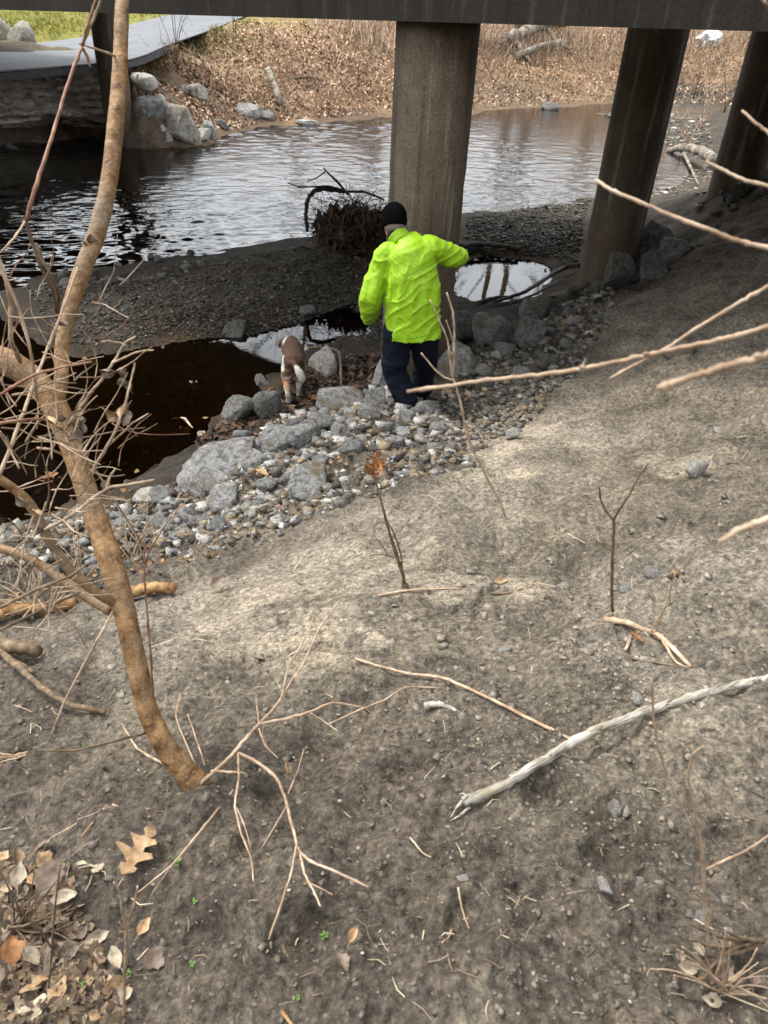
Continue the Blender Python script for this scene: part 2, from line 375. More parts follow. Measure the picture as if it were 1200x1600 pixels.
def tube(P, R, sides=8, jitter=0.0, rough=0.0, seed=0):
    """closed tapered tube along the points P with radii R"""
    P = np.asarray(P, float); R = np.broadcast_to(np.asarray(R, float), (len(P),)).copy()
    rg = np.random.default_rng(seed + len(P))
    if jitter: P = P + rg.normal(0, 1, P.shape) * (R * jitter)[:, None]
    if rough: R = R * (1 + rg.normal(0, rough, len(R)))
    T = np.gradient(P, axis=0); T /= np.linalg.norm(T, axis=1)[:, None] + 1e-9
    up = np.array([0.13, .2, .97]) if abs(T[0][2]) < .9 else np.array([1., .1, 0])
    U = np.empty_like(P); u = up - T[0] * (up @ T[0]); U[0] = u / np.linalg.norm(u)
    for i in range(1, len(P)):
        u = U[i - 1] - T[i] * (U[i - 1] @ T[i]); U[i] = u / (np.linalg.norm(u) + 1e-9)
    W = np.cross(T, U)
    a = np.linspace(0, 2 * math.pi, sides, endpoint=False)
    ring = P[:, None] + R[:, None, None] * (np.cos(a)[None, :, None] * U[:, None] + np.sin(a)[None, :, None] * W[:, None])
    if rough: ring += (ring - P[:, None]) * rg.normal(0, rough, ring.shape[:2])[..., None]
    V = ring.reshape(-1, 3); n = len(P)
    F = [(i * sides + j, i * sides + (j + 1) % sides, (i + 1) * sides + (j + 1) % sides, (i + 1) * sides + j) for i in range(n - 1) for j in range(sides)]
    V = np.vstack([V, P[0], P[-1]])
    F += [(n * sides, (j + 1) % sides, j) for j in range(sides)] + [(n * sides + 1, (n - 1) * sides + j, (n - 1) * sides + (j + 1) % sides) for j in range(sides)]
    return V, F
def join(parts):
    V, F, o = [], [], 0
    for v, f in parts:
        V.append(np.asarray(v, float)); F += [tuple(i + o for i in q) for q in f]; o += len(v)
    return np.vstack(V), F
def bark_tube(P, R, per=7, sides=8, seed=0, rough=.05, knots=True):
    P = np.asarray(P, float); R = np.asarray(R, float)
    S = spline(P, per); t = np.linspace(0, len(R) - 1, len(S)); r = np.interp(t, np.arange(len(R)), R)
    S = .55 * S + .45 * np.stack([np.interp(t, np.arange(len(P)), P[:, k]) for k in range(3)], -1)      # slightly angular, as twigs are
    if knots:
        rg = np.random.default_rng(seed)
        for k in rg.integers(2, max(3, len(S) - 1), max(1, len(S) // 9)): r[min(k, len(r) - 1)] *= 1.22
    return tube(S, r, sides, rough=rough, seed=seed, jitter=.14)
def box(x0, x1, y0, y1, z0, z1):
    V = [(x, y, z) for z in (z0, z1) for y in (y0, y1) for x in (x0, x1)]
    return np.array(V, float), [(0, 2, 3, 1), (4, 5, 7, 6), (0, 1, 5, 4), (2, 6, 7, 3), (0, 4, 6, 2), (1, 3, 7, 5)]
import bmesh
def ico(sub):
    bm = bmesh.new(); bmesh.ops.create_icosphere(bm, subdivisions=sub, radius=1)
    V = np.array([v.co[:] for v in bm.verts]); F = np.array([[v.index for v in f.verts] for f in bm.faces]); bm.free(); return V, F
ICO = {k: ico(k) for k in (1, 2, 3, 4)}

# ------------------------------------------------------------------ terrain: one height field through surveyed and added points
CP = []
def cz(z, *pts):
    for p in pts: CP.append(at_z(p[0], p[1], z))
def cd(*pts):
    for px, py, d in pts: CP.append(at_y(px, py, d))
CP += [np.array(p, float) for p in [(0, 0, 1.93), (0, -1.2, 2.15), (0, -4, 3.3), (-3, -3, 2.2), (3, -3, 3.3), (-8, -6, 2.6), (8, -6, 5.0), (0, -11, 8), (-11, -13, 7.5), (13, -11, 9), (0, -26, 13), (-30, -26, 11), (30, -22, 13), (-6, 0, .35), (6, 0, 3.0), (-12, 2, .2), (12, 3, 3.6), (1.6, .6, 2.15),  # high points behind the camera: unseen rise added to block low sky
    (9, 9, 3.0), (8, 14, 2.6), (14, 12, 3.6), (-20, 8, -.3), (-12, 10, -.35), (-30, 14, -.3), (-9, 5.5, -.25), (-6, 7, -.3), (-5, 4, -.15), (-4, 2, .3), (-14, 15, -.35)]]
for z, P in [
    (1.87, [(600, 1600), (700, 1500)]), (1.72, [(250, 1600)]), (1.62, [(0, 1600), (305, 1222)]), (1.96, [(1200, 1600)]), (1.93, [(1000, 1500)]),
    (1.86, [(1200, 1250)]), (1.78, [(900, 1250), (1200, 1050)]), (1.68, [(650, 1220)]), (1.45, [(0, 1350)]), (1.35, [(150, 1150)]), (1.60, [(500, 1200), (1200, 800), (900, 1030)]),
    (1.05, [(150, 1000), (0, 1130)]), (.72, [(0, 1000)]), (1.30, [(620, 920)]), (1.43, [(760, 950)]), (1.02, [(300, 950)]), (1.12, [(430, 900)]), (1.36, [(900, 850)]), (1.0, [(600, 780), (700, 740)]),
    (.72, [(600, 700)]), (.62, [(400, 780), (480, 720)]), (.55, [(300, 850)]), (.5, [(200, 880)]), (.32, [(100, 870), (250, 800), (350, 735)]), (.2, [(40, 850), (170, 800), (300, 720)]), (.42, [(638, 645), (690, 640)]), (.3, [(560, 640), (470, 660)]),
    (.10, [(430, 660), (390, 690), (230, 765)]), (1.05, [(900, 700)]), (1.2, [(1000, 700)]), (1.45, [(1200, 650)]), (1.42, [(1200, 520)]), (1.5, [(1200, 400)]), (1.55, [(1200, 320), (1145, 285)]),
    (.85, [(900, 600)]), (.78, [(800, 650)]), (1.0, [(1000, 560)]), (.55, [(760, 600), (850, 540)]), (.95, [(1000, 480)]), (.45, [(945, 437), (890, 470)]), (.9, [(1050, 400)]), (.62, [(1000, 360)]), (1.15, [(1110, 330)]), (.35, [(700, 590), (800, 510)]),
    (.16, [(645, 585), (610, 590), (720, 520), (770, 490)]), (.05, [(560, 600), (500, 605), (440, 625), (455, 600), (340, 662), (410, 655), (295, 700)]),
    (.10, [(560, 560), (520, 575), (590, 545)]),
    (-.10, [(740, 455), (790, 430), (830, 425), (760, 415), (800, 455)]), (.07, [(725, 395), (760, 392), (870, 405), (885, 435), (840, 470), (745, 485)]),
    (.12, [(760, 370), (850, 360), (910, 340), (740, 350), (820, 385)]), (.02, [(740, 331), (840, 325), (920, 305)]), (-.28, [(740, 250), (830, 230), (920, 220), (840, 280), (640, 250), (760, 300)]),
    (-.14, [(760, 200), (900, 190), (1060, 250), (1080, 265), (1030, 275)]), (.05, [(1010, 205), (1070, 190), (1120, 205), (950, 178), (1030, 300), (1080, 290)]), (.2, [(1060, 305), (1040, 325)]),
    (-.12, [(100, 700), (200, 620), (300, 580), (350, 560), (100, 600), (200, 720), (300, 650), (30, 560), (400, 580), (30, 700), (30, 780)]), (-.11, [(415, 540), (440, 535), (470, 528), (500, 515), (520, 505), (545, 495), (560, 488)]),
    (.03, [(110, 550), (250, 525), (330, 520), (60, 440), (150, 425), (0, 470), (220, 415)]), (.06, [(400, 512), (440, 500), (480, 485), (530, 470), (450, 560), (490, 555), (540, 525)]), (.22, [(330, 440), (420, 420), (500, 400), (300, 480)]), (.34, [(530, 385), (580, 390)]), (.26, [(480, 450), (560, 450), (600, 420)]), (.14, [(200, 490), (120, 500), (250, 450)]), (.06, [(330, 402), (430, 381), (500, 372)]),
    (-.30, [(100, 330), (300, 300), (450, 300), (200, 380), (50, 390), (550, 250), (400, 240), (300, 370), (450, 350), (580, 330), (250, 250)]),
]: cz(z, *P)
LA, LB = at_z(-230, 240, 0.0), at_z(176, 221, 0.0)       # foot of the rock ledge
cz(0.0, (240, 228), (330, 214), (420, 196), (520, 190), (600, 182), (760, 172), (850, 168), (930, 160), (1000, 163))
cd((300, 150, 26), (300, 105, 29.5), (230, 110, 27), (420, 150, 27.8), (420, 100, 30.2), (420, 45, 34), (550, 150, 30.2), (550, 100, 32.5), (550, 45, 35.5), (700, 130, 36), (700, 45, 41), (800, 130, 38.5), (800, 100, 40.5), (800, 47, 44), (950, 120, 42), (950, 50, 47), (1080, 130, 43), (1080, 100, 45), (1080, 55, 49), (1190, 120, 42), (1200, 60, 47),
   (1180, 200, 26), (1190, 250, 17), (400, 40, 36), (300, 80, 27))
CP += [np.array(p, float) for p in [*[(LA + (LB - LA) * t) + np.array([0, dy, z]) for t in np.linspace(0, 1.0, 7) for dy, z in ((-1.2, -.3), (-.3, -.3), (.7, -.25), (2.3, 1.5))], (-18, 26, 1.55), (-17, 33, 2.7), (-22, 33, 3.1), (-27, 29, 3.1), (-20, 42, 3.2), (-12, 48, 3.0), (-7.8, 24.6, 1.3),
    (-6, 60, 2.9), (-25, 60, 3.2), (11, 60, 7.0), (30, 65, 10), (60, 50, 9), (-60, 50, 4), (-40, 22, 1.8), (30, 20, 4), (60, 0, 5), (0, -90, 14), (-70, -40, 12), (70, -60, 14), (90, 90, 14), (-90, 90, 4), (-6, 95, 4), (25, 95, 15), (22, 40, 1.6)]]
# the trail's two edges (also surveyed into the ground under it)
TN = [at_z(-260, 132, 1.72), at_z(-60, 116, 1.74), at_z(100, 104, 1.76), at_z(205, 93, 1.85), at_z(270, 68, 2.0), at_z(330, 47, 2.2), at_z(372, 30, 2.45), at_z(392, 22, 2.6)]
TF = [at_z(-260, 100, 1.74), at_z(-60, 85, 1.76), at_z(60, 68, 1.8), at_z(150, 55, 1.9), at_z(215, 36, 2.15), at_z(262, 24, 2.4), at_z(290, 14, 2.6), at_z(310, 6, 2.75)]
CP += [a + [0, 0, -.14] for a in TF[1:]] + [(a + b) / 2 + [0, 0, -.14] for a, b in zip(TN[1:], TF[1:])] + [a + [0, 0, .01] for a in TN[3:]] + [a + [.25, -.5, -.05] for a in TN[3:]]
CP = np.array(CP)
def solve_rbf():
    X = CP[:, :2] / 3.0
    D = np.hypot(X[:, None, 0] - X[None, :, 0], X[:, None, 1] - X[None, :, 1])
    n = len(X); A = np.zeros((n + 3, n + 3)); A[:n, :n] = -D + np.eye(n) * .012; A[:n, n:] = np.c_[np.ones(n), X]; A[n:, :n] = A[:n, n:].T
    return X, np.linalg.solve(A, np.r_[CP[:, 2], 0, 0, 0])
RX, RW = solve_rbf(); RW32 = RW[:-3].astype(np.float64)
def base_z(x, y):
    x = np.asarray(x, float).ravel(); y = np.asarray(y, float).ravel(); out = np.empty(len(x)); n = len(RX)
    for s in range(0, len(x), 40000):
        a, b = x[s:s + 40000] / 3, y[s:s + 40000] / 3
        D = np.sqrt(((a[:, None] - RX[None, :, 0]) ** 2 + (b[:, None] - RX[None, :, 1]) ** 2).astype(np.float32))
        out[s:s + 40000] = -(D @ RW32) + RW[n] + RW[n + 1] * a + RW[n + 2] * b
    return out
DENTS = [(860, 1250, .085, .035), (640, 1190, .07, .03), (750, 1060, .05, .02), (480, 1490, .08, .03), (1000, 1210, .06, .022), (560, 1330, .06, .02), (820, 1440, .06, .02), (330, 1450, .06, .02), (1120, 1350, .05, .02)]
DENTS += [(420, 1200, .06, .02), (700, 1500, .07, .022), (250, 1300, .05, .018), (930, 1380, .05, .02), (560, 1120, .06, .02), (1050, 940, .06, .018), (880, 800, .07, .02), (1080, 1130, .06, .02), (640, 1440, .05, .016), (306, 1232, .075, -.022)]
DENTS = [(*at_z(a, b, 1.72 if b > 1150 else 1.5)[:2], r * 1.1, d * 1.9) for a, b, r, d in DENTS]
def detail_z(x, y, z):
    r = np.hypot(x, y)
    dry = sstep(.04, .30, z)
    near = 1 - sstep(9, 16, r)
    h = .05 * fbm2(x * 1.3, y * 1.3, 3, 1) * dry * sstep(1.5, 3, r) + .02 * fbm2(x * 1.3, y * 1.3, 3, 1) * dry
    h += (1 - near) * .10 * fbm2(x * .8, y * .8, 4, 15) * sstep(.1, .8, z)
    q = np.nonzero(r < 16)[0]
    if len(q): h[q] += near_detail(x[q], y[q], z[q], dry[q], near[q])
    return h
def crust(x, y):
    return sstep(.30, .75, .35 * fbm2(x * 1.9 + 3, y * 1.9, 3, 70) + 1.0 * np.exp(-((x - .02) ** 2 + (y - 2.35) ** 2) / .35) + .8 * np.exp(-((x - .8) ** 2 + (y - 4.4) ** 2) / 1.0) + .8 * np.exp(-((x + .7) ** 2 + (y - 2.8) ** 2) / .3))
def plates(x, y):
    qx, qy = x * 2.0 + .55 * fbm2(x * 3, y * 3, 4, 50), y * 2.0 + .55 * fbm2(x * 3, y * 3, 4, 60)
    return voro2(qx, qy, 33)
def near_detail(x, y, z, dry, near):
    h = near * dry * (.038 * fbm2(x * 4.6, y * 4.6, 3, 3) + .014 * fbm2(x * 17, y * 17, 3, 9, .62))
    # crumbly clods
    w = near * dry * sstep(-.1, .45, fbm2(x * 2.1, y * 2.1, 3, 40))
    for sc, am, sd in ((13, .034, 21), (40, .008, 24)):
        d1, d2, cid = voro2(x * sc + .6 * noise2(x * sc * .4, y * sc * .4, 3), y * sc + .6 * noise2(x * sc * .4, y * sc * .4, 8), sd)
        h += w * am * np.clip(.62 - d1, 0, 1) * (cid > .4) * cid
    # drying crust with cracks and lifted plates on the brow
    m = near * dry * crust(x, y)
    k = np.nonzero(m > .01)[0]
    if len(k):
        xx, yy = x[k], y[k]
        d1, d2, cid = plates(xx, yy); e = d2 - d1
        wd = .042 * (1 + .8 * noise2(xx * 7, yy * 7, 77))
        h[k] *= 1 - .7 * m[k]
        h[k] += m[k] * (.030 * (cid - .4) - .018 * np.exp(-(e / np.maximum(wd, .012)) ** 2) * (noise2(xx * 2.3, yy * 2.3, 78) > -.25))
    # erosion streaks running down the slope
    h += near * dry * .012 * fbm2(x * 2.2 + y * 1.1, (y - x * .6) * 9, 3, 90) * sstep(2.6, 5, y)
    h += (1 - dry) * near * (.030 * fbm2(x * 2.6, y * 2.6, 5, 13))
    for cx, cy, rr, dd in DENTS:
        g = np.nonzero((np.abs(x - cx) < rr * 3) & (np.abs(y - cy) < rr * 3))[0]
        q = np.hypot(x[g] - cx, (y[g] - cy) * 1.2) / rr
        h[g] += -dd * np.exp(-q ** 2 * 1.6) + dd * .45 * np.exp(-((q - 1.25) / .35) ** 2)
    return h
def ground_z(x, y):
    x = np.asarray(x, float); y = np.asarray(y, float); s = x.shape
    z = base_z(x, y); z = z + detail_z(x.ravel(), y.ravel(), z)
    return z.reshape(s)
def hit(px, py):
    """where the line of sight meets the ground (vectorised march + bisection)"""
    r = rays(np.atleast_1d(px), np.atleast_1d(py)); r = r / np.linalg.norm(r, axis=1)[:, None]
    lo = np.full(len(r), .5); hi = np.full(len(r), np.nan); t = .5; act = np.arange(len(r))
    while t < 90 and len(act):
        t *= 1.05
        P = CAM + r[act] * t
        below = P[:, 2] < base_z(P[:, 0], P[:, 1])
        hi[act[below]] = t; lo[act[~below]] = t; act = act[~below]
    hi[np.isnan(hi)] = 90
    for _ in range(9):
        mid = (lo + hi) / 2; P = CAM + r * mid[:, None]; b = P[:, 2] < base_z(P[:, 0], P[:, 1])
        hi = np.where(b, mid, hi); lo = np.where(b, lo, mid)
    P = CAM + r * hi[:, None]; P[:, 2] = ground_z(P[:, 0], P[:, 1])
    return P
def hit1(px, py): return hit([px], [py])[0]

# soil colour: dry silt, damp loam, wet mud, leaf litter, grass (the ground's own colours)
DRY, DAMP, MUD, GRAV, LIT, LIT2, GRS, BED, TAN = (.208, .181, .147), (.098, .082, .066), (.032, .026, .020), (.056, .049, .040), (.22, .145, .085), (.11, .078, .052), (.17, .165, .035), (.055, .037, .020), (.152, .130, .102)
CC = []
for c, P in [(DRY, [(400, 880), (590, 950), (330, 940), (520, 860), (700, 760), (830, 680), (900, 640), (600, 830), (250, 1000), (940, 660), (480, 1000), (1180, 930), (1000, 1080)]),
             (TAN, [(760, 900), (900, 950), (1100, 850), (1000, 750), (850, 1050), (1150, 1200), (700, 1050), (450, 1120), (900, 1180), (1000, 1300), (600, 1080), (1100, 700), (1000, 600), (1150, 600), (1150, 450), (1000, 500), (850, 1350), (300, 1080)]),
             (DAMP, [(200, 1200), (400, 1300), (600, 1400), (300, 1500), (600, 1580), (800, 1550), (100, 1100), (50, 1300), (1000, 1500), (700, 1300), (1150, 1450), (100, 1500), (450, 770), (380, 820), (560, 740), (1050, 400), (1150, 350)]),
             (MUD, [(560, 600), (450, 620), (330, 680), (430, 560), (600, 500), (560, 400), (860, 470), (720, 400), (150, 430), (100, 480), (650, 590), (300, 700)]),
             (GRAV, [(400, 450), (300, 470), (200, 500), (500, 450), (830, 370), (900, 340), (750, 360), (700, 600), (800, 560), (300, 800), (150, 860), (500, 690), (400, 740), (620, 660)]),
             (BED, [(200, 620), (100, 700), (300, 580), (300, 300), (800, 250), (500, 260), (790, 430), (100, 350), (900, 200)])]:
    for p in P:
        h0 = at_z(p[0], p[1], .0) if c is BED else hit1(*p); CC.append((h0[0], h0[1], *c))
for x, y, c in [(-5, 28, LIT), (-1, 31, LIT), (3, 38, LIT), (8, 43, LIT), (14, 45, LIT), (0, 40, LIT), (-3, 26.5, LIT2), (0, 29, LIT2), (-6, 25, LIT2), (4, 37, LIT2), (-14, 30, GRS), (-11, 31, GRS), (-18, 30, GRS), (-9, 33, GRS), (-10, 38, GRS), (-6, 33, LIT), (-10, 22, DAMP), (0, -4, DAMP), (-6, 2, DAMP), (6, 2, TAN), (10, 12, DAMP), (8, 26, GRAV), (12, 30, GRAV), (14, 40, GRAV), (-30, 40, GRS), (20, 55, LIT), (-10, 60, LIT), (0, 90, LIT)]:
    CC.append((x, y, *c))
CC = np.array(CC)
def ground_col(x, y):
    out = np.empty((len(x), 3))
    wx = x + .22 * np.hypot(x, y) ** .5 * fbm2(x * .9, y * .9, 4, 200); wy = y + .22 * np.hypot(x, y) ** .5 * fbm2(x * .9, y * .9, 4, 230)
    for s in range(0, len(x), 40000):
        D = (wx[s:s + 40000, None] - CC[None, :, 0]) ** 2 + (wy[s:s + 40000, None] - CC[None, :, 1]) ** 2
        W = 1 / (D + .02) ** 2; W /= W.sum(1)[:, None]; out[s:s + 40000] = W @ CC[:, 2:]
    return out
def build_ground():
    oy = -.8
    az = np.radians(np.r_[np.linspace(-180, -62, 46, endpoint=False), np.linspace(-62, 62, 660, endpoint=False), np.linspace(62, 180, 46, endpoint=False)])
    rr = np.r_[.02, np.geomspace(.3, 14, 640), np.geomspace(14.15, 130, 210)]
    A, R = np.meshgrid(az, rr)
    x = (np.sin(A) * R).ravel(); y = (np.cos(A) * R + oy).ravel()
    def coarse(fn, st):
        """smooth fields are sampled on every st-th node of the polar grid and interpolated"""
        ia = np.unique(np.r_[np.arange(0, len(az), st), len(az) - 1]); ir = np.unique(np.r_[np.arange(0, len(rr), st), len(rr) - 1])
        a2, r2 = np.meshgrid(az[ia], rr[ir]); v = fn((np.sin(a2) * r2).ravel(), (np.cos(a2) * r2 + oy).ravel()); v = v.reshape(len(ir), len(ia), -1)
        ka = np.clip(np.searchsorted(ia, np.arange(len(az)), 'right') - 1, 0, len(ia) - 2); ta = ((np.arange(len(az)) - ia[ka]) / (ia[ka + 1] - ia[ka]))[None, :, None]
        kr = np.clip(np.searchsorted(ir, np.arange(len(rr)), 'right') - 1, 0, len(ir) - 2); tr = ((np.arange(len(rr)) - ir[kr]) / (ir[kr + 1] - ir[kr]))[:, None, None]
        w = v[:, ka] * (1 - ta) + v[:, ka + 1] * ta
        return (w[kr] * (1 - tr) + w[kr + 1] * tr).reshape(len(az) * len(rr), -1)
    z = coarse(base_z, 4)[:, 0]; z = z + detail_z(x, y, z)
    col = coarse(ground_col, 2)
    # pale dried silt on the lifted crust plates
    q = np.nonzero((np.hypot(x, y) < 8) & (y > 0))[0]; d1, d2, cid = plates(x[q], y[q]); m = crust(x[q], y[q]) * (z[q] > .5) * sstep(.25, .6, cid) * sstep(.03, .09, d2 - d1)
    col[q] = col[q] * (1 - .75 * m[:, None]) + np.array([.32, .275, .212]) * .75 * m[:, None]
    n, k = len(rr), len(az)
    i = np.arange(n - 1)[:, None] * k; j = np.arange(k)[None, :]; j2 = (j + 1) % k
    F = np.stack([i + j, i + j2, i + k + j2, i + k + j], -1).reshape(-1, 4)[:, ::-1]
    o = link('ground', mesh_from('ground', np.c_[x, y, z], F, 'soil', True, col)); tag(o, kind='structure', label='bare eroded soil bank, creek bed and far bank')
build_ground()
def build_water():
    """one sheet; the flowing reach carries real wavelets, the pools are still"""
    az = np.radians(np.r_[-179.9, -120, -80, np.linspace(-50, 42, 520), 80, 120, 179.9]); rr = np.r_[.5, 4, 8, np.geomspace(10.5, 46, 560), 60, 90]
    A, R = np.meshgrid(az, rr); x = (np.sin(A) * R).ravel(); y = (np.cos(A) * R).ravel()
    amp = np.maximum(sstep(12.3, 14.5, y), sstep(9.6, 11.2, y) * sstep(-1.5, -3.5, x)) * (1 - sstep(30, 44, y)) * (.55 + .45 * noise2(x * .22, y * .22, 5))
    amp *= (1 - .7 * sstep(0, 6, x) * sstep(15, 20, y)) * (1 - .25 * sstep(-2, -6, x))
    u, v = x * .94 + y * .34, -x * .34 + y * .94          # waves travel obliquely across the view
    w = noise2(u * 2.6 + .7 * noise2(u * .8, v * .8, 3), v * 4.2, 8) + .65 * noise2(u * 5.2 + 4, v * 7.8 + .6 * noise2(u, v, 4), 12) + .35 * noise2(u * 10, v * 13, 15)
    z = .024 * amp * w
    n, k = len(rr), len(az); i = np.arange(n - 1)[:, None] * k; j = np.arange(k - 1)[None]
    F = np.stack([i + j, i + j + 1, i + k + j + 1, i + k + j], -1).reshape(-1, 4)
    o = link('water', mesh_from('water', np.c_[x, y, z], F, 'water', True)); tag(o, 'shallow creek water with ripples and still pools', kind='structure')
build_water()

# ------------------------------------------------------------------ bridge
BD = np.array([1.0, -.65, 0]); BD /= np.linalg.norm(BD); BN = np.array([-BD[1], BD[0], 0])   # along the deck, and away from the viewer
B0 = np.array([.22, 6.72, 0.0])                    # on the near face of the edge beam
def on_beam(px, py):
    r = rays(px, py); t = ((B0 - CAM) @ BN) / (r @ BN); P = CAM + r * t
    return (P - B0) @ BD, P[2]
bs = np.array([on_beam(*p) for p in [(0, 15), (300, 24), (610, 33), (760, 37), (980, 44), (1190, 48)]])
kz, bz = np.polyfit(bs[:, 0], bs[:, 1], 1)
def prism_along(s0, s1, n0, n1, h0, h1, segs=1):
    """box along the deck: s metres along, n metres away, h metres above the beam's lower edge line"""
    V, F = [], []
    for s in np.linspace(s0, s1, segs + 1):
        for n, h in ((n0, h0), (n1, h0), (n1, h1), (n0, h1)):
            P = B0 + BD * s + BN * n; V.append((P[0], P[1], bz + kz * s * .6 + (kz * .4 * s if abs(s) < 12 else kz * .4 * 12 * np.sign(s)) + h))
    for i in range(segs):
        a = i * 4
        F += [(a + j, a + (j + 1) % 4, a + 4 + (j + 1) % 4, a + 4 + j) for j in range(4)]
    F += [(3, 2, 1, 0), (segs * 4, segs * 4 + 1, segs * 4 + 2, segs * 4 + 3)]
    return np.array(V), F
br = empty('bridge', (B0[0], B0[1], bz)); tag(br, 'dark concrete road bridge crossing the top of the picture', 'bridge')
WIDTH = 8.2
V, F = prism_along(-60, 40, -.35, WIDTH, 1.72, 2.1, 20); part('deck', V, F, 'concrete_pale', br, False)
V, F = prism_along(-60, 40, 0, .62, 0, 1.71, 20); part('edge_beam', V, F, 'concrete_shaded', br, False)
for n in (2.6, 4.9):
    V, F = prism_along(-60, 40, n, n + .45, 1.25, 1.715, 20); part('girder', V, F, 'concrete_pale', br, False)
V, F = prism_along(-60, 40, -.3, -.08, 2.103, 2.9, 20); part('parapet', V, F, 'concrete_shaded', br, False)
def column(px, py, z, r, top, label):
    P = at_z(px, py, z); g = -.6
    hs = np.array([-.7, .0, .9, 1.15, 1.165, 1.18, 2.2, top - .001]); 
    zs = np.linspace(P[2] - .8, top, 26); rg = np.random.default_rng(int(px))
    rad = r * (1 + .004 * rg.normal(size=26)); rad[9] *= .985; rad[17] *= .988       # form joints
    V, F = tube(np.c_[np.full(26, P[0]), np.full(26, P[1]), zs], rad, 48)
    o = part('column', V, F, 'concrete', br); o['label'] = label; return P
PC = column(645, 585, .2, .345, bz - .002, 'thick round concrete column behind the person')
PR = column(945, 437, .45, .345, 4.75, 'slanting-looking round column beside the puddle')
PRR = column(1150, 285, 1.5, .345, 4.8, 'round column at the picture edge on the embankment')
PL = column(192, 225, 0, .36, 4.6, 'dark slim column standing in the creek across the water')
V, F = tube([PC + [.0, .5, 4.5 - PC[2]], PRR + [1.2, .9, 4.5 - PRR[2]]], [.33, .33], 4); part('bent_cap', V, F, 'concrete', br, False)

# ------------------------------------------------------------------ trail on the far bank
def strip(name, A, Bp, th, mat, label, lift=0.0):
    A, Bp = spline(A, 6), spline(Bp, 6); n = min(len(A), len(Bp)); A, Bp = A[:n] + [0, 0, lift], Bp[:n] + [0, 0, lift]
    d = np.array([0, 0, th]); V = np.vstack([A, Bp, A - d, Bp - d]); F = []
    for i in range(n - 1):
        F += [(i, i + 1, n + i + 1, n + i), (2 * n + i, 2 * n + i + 1, i + 1, i), (n + i, n + i + 1, 3 * n + i + 1, 3 * n + i)]
    F += [(0, n, 3 * n, 2 * n), (n - 1, 2 * n - 1, 4 * n - 1, 3 * n - 1)]
    o = link(name, mesh_from(name, V, F, mat, False)); tag(o, label, kind='structure')
tn, tf = TN, TF
strip('path', tn, tf, .03, 'asphalt', 'smooth grey paved trail curving along the far bank', .02)
strip('path_edge', [p + [.0, -.12, 0] for p in tn[:5]], [p + [0, .10, 0] for p in tn[:5]], .14, 'kerb', 'dark broken edge of the paved trail', -.03)

# ------------------------------------------------------------------ rocks
def rock_shape(seed, sub=3, planes=10, flat=(1, 1, 1), rough=.035):
    rg = np.random.default_rng(seed); V, F = ICO[sub]
    n = rg.normal(size=(planes, 3)); n /= np.linalg.norm(n, axis=1)[:, None]; d = rg.uniform(.45, 1.0, planes)
    q = V @ n.T; r = np.where(q > .12, d[None] / np.maximum(q, .12), 9).min(1); r = np.minimum(r, 1.15)
    P = V * r[:, None]
    P += V * (rough * (noise3(P[:, 0] * 3 + seed, P[:, 1] * 3, P[:, 2] * 3, seed) + .5 * noise3(P[:, 0] * 7, P[:, 1] * 7 + seed, P[:, 2] * 7, seed))[:, None])
    P += V * (.028 * noise3(P[:, 0] * 14, P[:, 1] * 14, P[:, 2] * 14, seed + 2))[:, None]
    ext = (P.max(0) - P.min(0)) / 2; P = (P - (P.max(0) + P.min(0)) / 2) / ext
    return P * np.array(flat), F
ROCKS = {}
for mat in ('rock', 'rock_dark', 'rock_pale', 'clay'):
    ROCKS[mat] = [mesh_from('rock', *rock_shape(100 + k, 3), mat, False) for k in range(9)]
HERO = {m: [mesh_from('rock', *rock_shape(300 + k, 4, 11, rough=.03), m, False) for k in range(4)] for m in ROCKS}
rock_i = 0
def rock(P, w, h, d, mat, label, group=None, rz=None, tilt=.25, hero=False, sink=.3, name='rock', cat='rock'):
    global rock_i; rock_i += 1
    me = (HERO if hero else ROCKS)[mat]; me = me[rock_i % len(me)]
    o = link(name, me); rg = random.Random(rock_i)
    o.scale = (w / 2, d / 2, h / 2); o.rotation_euler = (rg.uniform(-tilt, tilt), rg.uniform(-tilt, tilt), rz if rz is not None else rg.uniform(-.4, .4) + (math.pi if rg.random() < .5 else 0))
    o.location = (P[0], P[1], P[2] + h * (.5 - sink)); return tag(o, label, cat, group)
def rock_px(cx, by, wpx, hpx, mat, label, group=None, hero=True, sink=.25, depth=1.0, tilt=.15, zoff=0, **kw):
    """a rock whose foot stands on the ground at pixel (cx, by)"""
    P = hit1(cx, by); m = depth_of(P) / FPX; el = math.atan2(CAM[2] - P[2], P[1])
    w = wpx * m; h = max(hpx * m * .95, .05) / (math.cos(el) + .35 * math.sin(el)) / (1 - sink); d = w * depth
    P = P + np.array([0, d * .35, zoff])
    return rock(P, w, h, d, mat, label, group, hero=hero, sink=sink, tilt=tilt, **kw)
